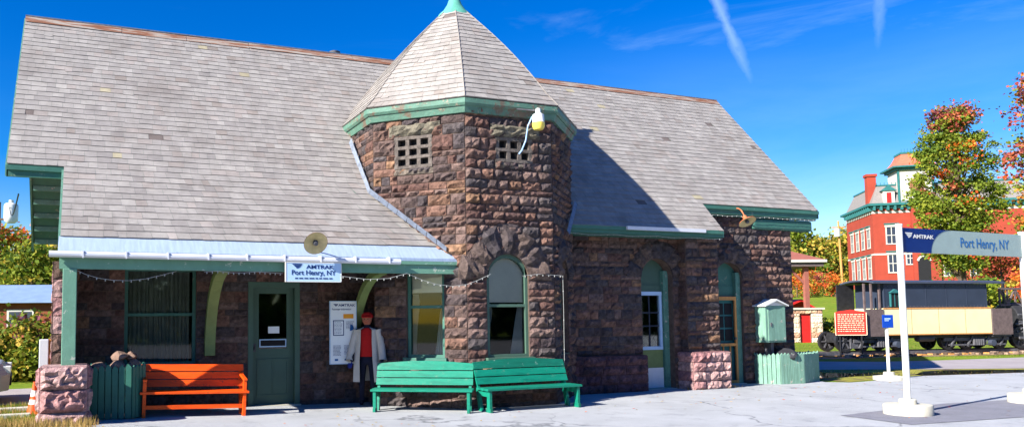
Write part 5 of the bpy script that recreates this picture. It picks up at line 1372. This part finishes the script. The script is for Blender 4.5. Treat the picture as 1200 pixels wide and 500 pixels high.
# trees on the left
for i, (u, D, vt_, rad, pf, lb) in enumerate(((8, 55, 262, 3.6, lambda z, r, c: OR if z > .9 and r.random() < .8 else (YL if r.random() < .4 else GR), 'green tree with orange top at the left edge, behind the blue roof'), (38, 50, 282, 2.9, allgreen, 'dense yellow-green tree below the green gable soffit'), (64, 60, 280, 3.2, yellow, 'loose yellowish tree just left of the porch post'), (-28, 60, 255, 4, allgreen, 'green tree beyond the left edge of the picture'))):
    B = place(u, D); tree('tree', lb, B, zy(vt_, D)-B.z, rad, .1, pf, 130, 44, .3, 110+i, group='trees on the left', trunk=.25, clr=.26)
for i, (u, v, vt_, rad, pf, lb) in enumerate(((22, 445.5, 372, 1.2, lambda z, r, c: YL if r.random() < .5 else (RD if (z > .75 and r.random() < .5) else GR), 'yellowing shrub in front of the brown shed'), (2, 445, 392, 1.1, allgreen, 'dark green shrub above the silver car'), (46, 445, 400, .8, allgreen, 'green shrub behind the utility post'))):
    B = gp(u, v, 0); D = (B-CAM).dot(FW); tree('shrub', lb, B, zy(vt_, D)-B.z+.1, rad, .0, pf, 70, 60, .13, 130+i, cat='bush', group='shrubs by the shed', trunk=.05, clr=.32)

# ---------------------------------------------------------------- utility pole, wires
B = place(989, 98); k = 98/F_PX; e = empty('utility_pole', tuple(B), AH, 'thin pale utility pole with a white top on the far slope', 'utility pole')
zt = zy(258, 98)-B.z; MB().tube([(0, 0, 0), (-.2, 0, zt)], .16, 8, r1=.11).build('pole', M['tanwood'], e); MB().box(-1.0, .6, -.06, .06, zt-.9, zt-.75).build('crossarm', M['tanwood'], e)
MB().lathe([(0, 0), (.32, 0), (.32, 1.0), (0, 1.05)], (-.45, -.1, zt-2.0), 14).build('transformer', M['polewhite'], e, smooth=True)
B = place(990, 90); tagit(rock('boulder', (B.x, B.y, B.z+.5), (.7, .6, 1.0), None, 'pale boulder on the slope at the foot of the utility pole', 'boulder', None, M['concrete'], seed=44))
B = place(8, 42); D = 42; e = empty('utility_pole', tuple(B), AH, 'utility pole with pale round transformer at the left edge above the trees', 'utility pole')
k = D/F_PX; zt = zy(226, D)-B.z
MB().tube([(-.75, .3, 0), (-.75, .3, zt)], .13, 8).build('pole', M['bark'], e)
MB().lathe([(0, 0), (.2, .0), (.34, .12), (.36, .3), (.36, .95), (.3, 1.05), (.12, 1.1), (.12, 1.25), (0, 1.27)], (.1, 0, zy(252, D)-B.z), 18).build('transformer', M['polewhite'], e, smooth=True)
MB().box(-1.2, .3, .22, .34, zt-1.0, zt-.9).build('crossarm', M['bark'], e)
mb = MB(); a = Vector((B.x, B.y, B.z+zt-.3)); b = Vector((-1.2, 7.5, 4.6))
pts = [a+(b-a)*(i/14)-Vector((0, 0, .5*math.sin(math.pi*i/14))) for i in range(15)]; mb.tube(pts, .02, 5)
tagit(mb.build('overhead_wire', M['black']), 'thin black service wire from the left utility pole to the station gable', 'wire')

# ---------------------------------------------------------------- left side: shed, car, cone, utility post
B = place(66, 36); B.z = gz(B.x, B.y); D = 36; k = D/F_PX
e = empty('brown_shed', tuple(B), AH+R_(4), 'long brown shed with pale blue metal roof at the left edge', 'shed')
z1, z0 = zy(325, D)-B.z, zy(345, D)-B.z
MB().box(-8, 0, 0, 4, 0, z0+.05).build('wall', M['brickd'], e)
MB().prism([(0.1, -.35, z0-.05), (0.1, 2.0, z1), (0.1, 2.0, z1+.08), (.1, -.35, z0+.03)], (-8.2, 0, 0)).prism([(0.1, 2.0, z1), (.1, 4.4, z0-.05), (.1, 4.4, z0+.03), (.1, 2.0, z1+.08)], (-8.2, 0, 0)).build('roof', M['bluemetal'], e)
MB().prism([(0.03, 0, z0-.02), (.03, 4, z0-.02), (.03, 2, z1-.03)], (-.1, 0, 0)).build('gable', M['green'], e)
w_ = MB().box(-2.2, -1.0, -.04, .02, .9, z0-.35).build('window', M['trim'], e); MB().box(-2.1, -1.1, -.06, -.035, 1.0, z0-.45).build('pane', M['slate_blue'], w_)
# car nose
c0 = gp(9, 474.5, .012); e = empty('parked_car', (c0.x, c0.y+.1, c0.z), R_(4), 'silver car with its nose just inside the left edge', 'car')
W2 = 1.7
body = [(0, .22), (.02, .5), (-.12, .68), (-1.0, .82), (-1.3, .86), (-1.95, 1.3), (-3.0, 1.36), (-3.9, 1.05), (-4.25, .9), (-4.3, .4), (-4.2, .22)]
mb = MB(); n = len(body)
secs = []
for (yy, s1, zoff) in ((0, .93, .94), (.12, 1.0, 1.0), (W2-.12, 1.0, 1.0), (W2, .93, .94)):
    secs.append([(-2.15+(x+2.15)*s1, yy+(.16 if z > .9 and yy < .05 else 0)-(.16 if z > .9 and yy > 1.65 else 0), z*zoff+.01) for x, z in body])
for a, b in zip(secs[:-1], secs[1:]):
    for i in range(n): mb.quad([a[i], a[(i+1) % n], b[(i+1) % n], b[i]])
mb.quad(secs[0][::-1]); mb.quad(secs[-1]); mb.build('body', M['carpaint'], e, bevel=.02)
MB().prism([(-1.45, -.005, .9), (-2.0, -.005, 1.2), (-2.95, -.005, 1.25), (-3.6, -.005, .95)], (0, .03, 0)).build('side_window', M['dark'], e)
for x in (-.75, -3.35):
    for yy in (.08, W2-.08):
        wo = MB().lathe([(0, -.09), (.31, -.09), (.33, -.05), (.33, .09), (0, .09)], (x, yy, .33), 22, axis=Matrix.Rotation(math.pi/2, 4, 'X')).build('wheel', M['rubber'], e, smooth=True)
        MB().lathe([(0, .1), (.18, .1), (.2, .095)], (x, yy, .33), 18, axis=Matrix.Rotation(math.pi/2, 4, 'X')).build('rim', M['iron'], wo)
for yy in (.1, W2-.32): MB().box(-.1, .03, yy, yy+.22, .52, .64).build('headlight', M['polewhite'], e, bevel=.01)
MB().box(-.05, .035, .35, W2-.35, .3, .46).build('bumper_grille', M['black'], e)
# cone
q = gp(40, 484.5, 0); e = empty('traffic_cone', tuple(q), R_(20), 'orange traffic cone with white bands beside the stone pedestal', 'traffic cone')
e.scale = (.8, .8, .72)
MB().lathe([(.15, .03), (.13, .04), (.092, .25), (.064, .42), (.035, .6), (.025, .68), (0, .68)], (0, 0, 0), 20).build('cone', M['conered'], e, smooth=True)
MB().box(-.19, .19, -.19, .19, 0, .03).build('base', M['conered'], e, bevel=.01)
MB().lathe([(.0745, .38), (.0535, .5)], (0, 0, 0), 20).build('white_band', M['polewhite'], e, smooth=True)
MB().lathe([(.1015, .21), (.083, .31)], (0, 0, 0), 20).build('white_band', M['polewhite'], e, smooth=True)
# utility post with meter box
q = onY(47, 485, -.1); q.z = gz(q.x, q.y); D = (q-CAM).dot(FW)
e = empty('meter_post', tuple(q), 0, 'white conduit with grey meter box on a short tan wooden post', 'meter')
z1, z0 = zy(402, D)-q.z+.05, zy(428, D)-q.z+.05
MB().tube([(0, 0, 0), (0, 0, z0)], .022, 10).build('conduit', M['polewhite'], e, smooth=True)
MB().box(-.03, .1, -.06, .04, z0, z1+.12).build('meter_box', M['gutter'], e, bevel=.01)
MB().box(.09, .2, -.02, .08, 0, z1+.12).build('wooden_post', M['tanwood'], e)
B = place(52, 30); tagit(MB().box(-1.0, 1.2, 0, .8, 0, zy(398, 30)-B.z).box(-1.1, 1.3, -.1, .9, zy(398, 30)-B.z, zy(393, 30)-B.z).build('storage_bin', mat('maroon_board', srgb(82, 34, 44), rough=.7), None, tuple(B), AH), 'dark maroon storage bin with pale lid behind the meter post', 'bin')
for (u, v, lb) in ((14, 482, 'long pale concrete parking kerb nearer the road, left of the cone'), (12, 490, 'long pale concrete parking kerb nearest the camera, left of the pedestal')):
    q = gp(u, v, 0); tagit(MB().box(-1.6, .27, -.06, .06, 0, .07).build('parking_kerb', M['concrete'], None, (q.x, q.y, q.z), R_(3), bevel=.015), lb, 'kerb', 'parking kerbs')

# ---------------------------------------------------------------- grass tufts and lawn blades
mb = MB(); rnd = random.Random(3); DG = [srgb(196, 160, 92), srgb(210, 176, 110), srgb(150, 130, 64), srgb(176, 140, 80)]
def tuft(mb, x, y, h, n, pal, sp=.05, w=.006):
    for _ in range(n):
        px, py = x+rnd.gauss(0, sp), y+rnd.gauss(0, sp); z = gz(px, py)+.005; a = rnd.uniform(0, 6.28); l = h*rnd.uniform(.5, 1.2); lx, ly = math.cos(a)*l*rnd.uniform(.1, .6), math.sin(a)*l*rnd.uniform(.1, .6)
        mb.quad([(px-w, py, z), (px+w, py, z), (px+lx+.001, py+ly, z+l)], rnd.choice(pal))
for _ in range(110): tuft(mb, rnd.uniform(-.75, .45), rnd.uniform(-1.85, -1.45) if rnd.random() < .5 else rnd.uniform(-1.9, -1.6), .14, 9, DG)
for _ in range(260): tuft(mb, rnd.uniform(-1.6, -.3), rnd.uniform(-1.6, 1.4), .09, 8, DG+GR)
for _ in range(26): tuft(mb, rnd.uniform(11.95, 13.05), -.36-abs(rnd.gauss(0, .05)), .08, 8, DG)
for _ in range(14): tuft(mb, rnd.uniform(12.9, 13.3), -.3, .07, 8, DG)
tagit(mb.build('dry_grass', M['drygrass']), kind='stuff')
mb = MB()
for _ in range(2600):
    u = rnd.uniform(935, 1230); v = rnd.uniform(398, 441); q = onZ(u, v, 0)
    if gz(q.x, q.y) > .05: continue
    D = (q-CAM).dot(FW)
    rel = q-tA; o_ = rel.dot(tn)
    if -.2 < o_ < 1.4: continue
    if 434 > v > 418.5: continue
    if v > 433 and (rnd.random() < .6 or (u > 1065 and rnd.random() < .8)): continue
    tuft(mb, q.x, q.y, .045, 5, GR+DG[:2], .25, .01)
tagit(mb.build('verge_grass', M['drygrass']), kind='stuff')
mb = MB()
for _ in range(500):
    s, o_ = rnd.uniform(-8, 24), rnd.uniform(-.9, 2.0); q = tk(s, o_, .01); r = rnd.uniform(.04, .1); k = rnd.uniform(.5, 1.1)
    mb.box(q.x-r, q.x+r, q.y-r, q.y+r, 0, r*1.2, srgb(150*k, 126*k, 108*k))
tagit(mb.build('ballast_rubble', M['stone']), kind='stuff')

mb = MB()
for _ in range(420):
    if rnd.random() < .5: x, y = rnd.uniform(-1, 18), rnd.choice((-.35, -1.9, -2.4, -1.1))+abs(rnd.gauss(0, .4))*-1
    else: x, y = rnd.uniform(-1, 26), rnd.uniform(-9, 0)
    if 4.9 < x < 9.6 and y > -1.5: continue
    if 8.9 < x < 13.1 and y > -.4: continue
    z = gz(x, y)+.032; a = rnd.uniform(0, 6.28); q = rnd.uniform(.018, .035); c, s_ = math.cos(a)*q, math.sin(a)*q; t_ = rnd.uniform(0, .012)
    mb.quad([(x-c, y-s_, z), (x+s_*.6, y-c*.6, z+t_), (x+c, y+s_, z+t_*.5), (x-s_*.6, y+c*.6, z)], rnd.choice(YL+OR+DG))
tagit(mb.build('fallen_leaves', M['drygrass']), kind='stuff')
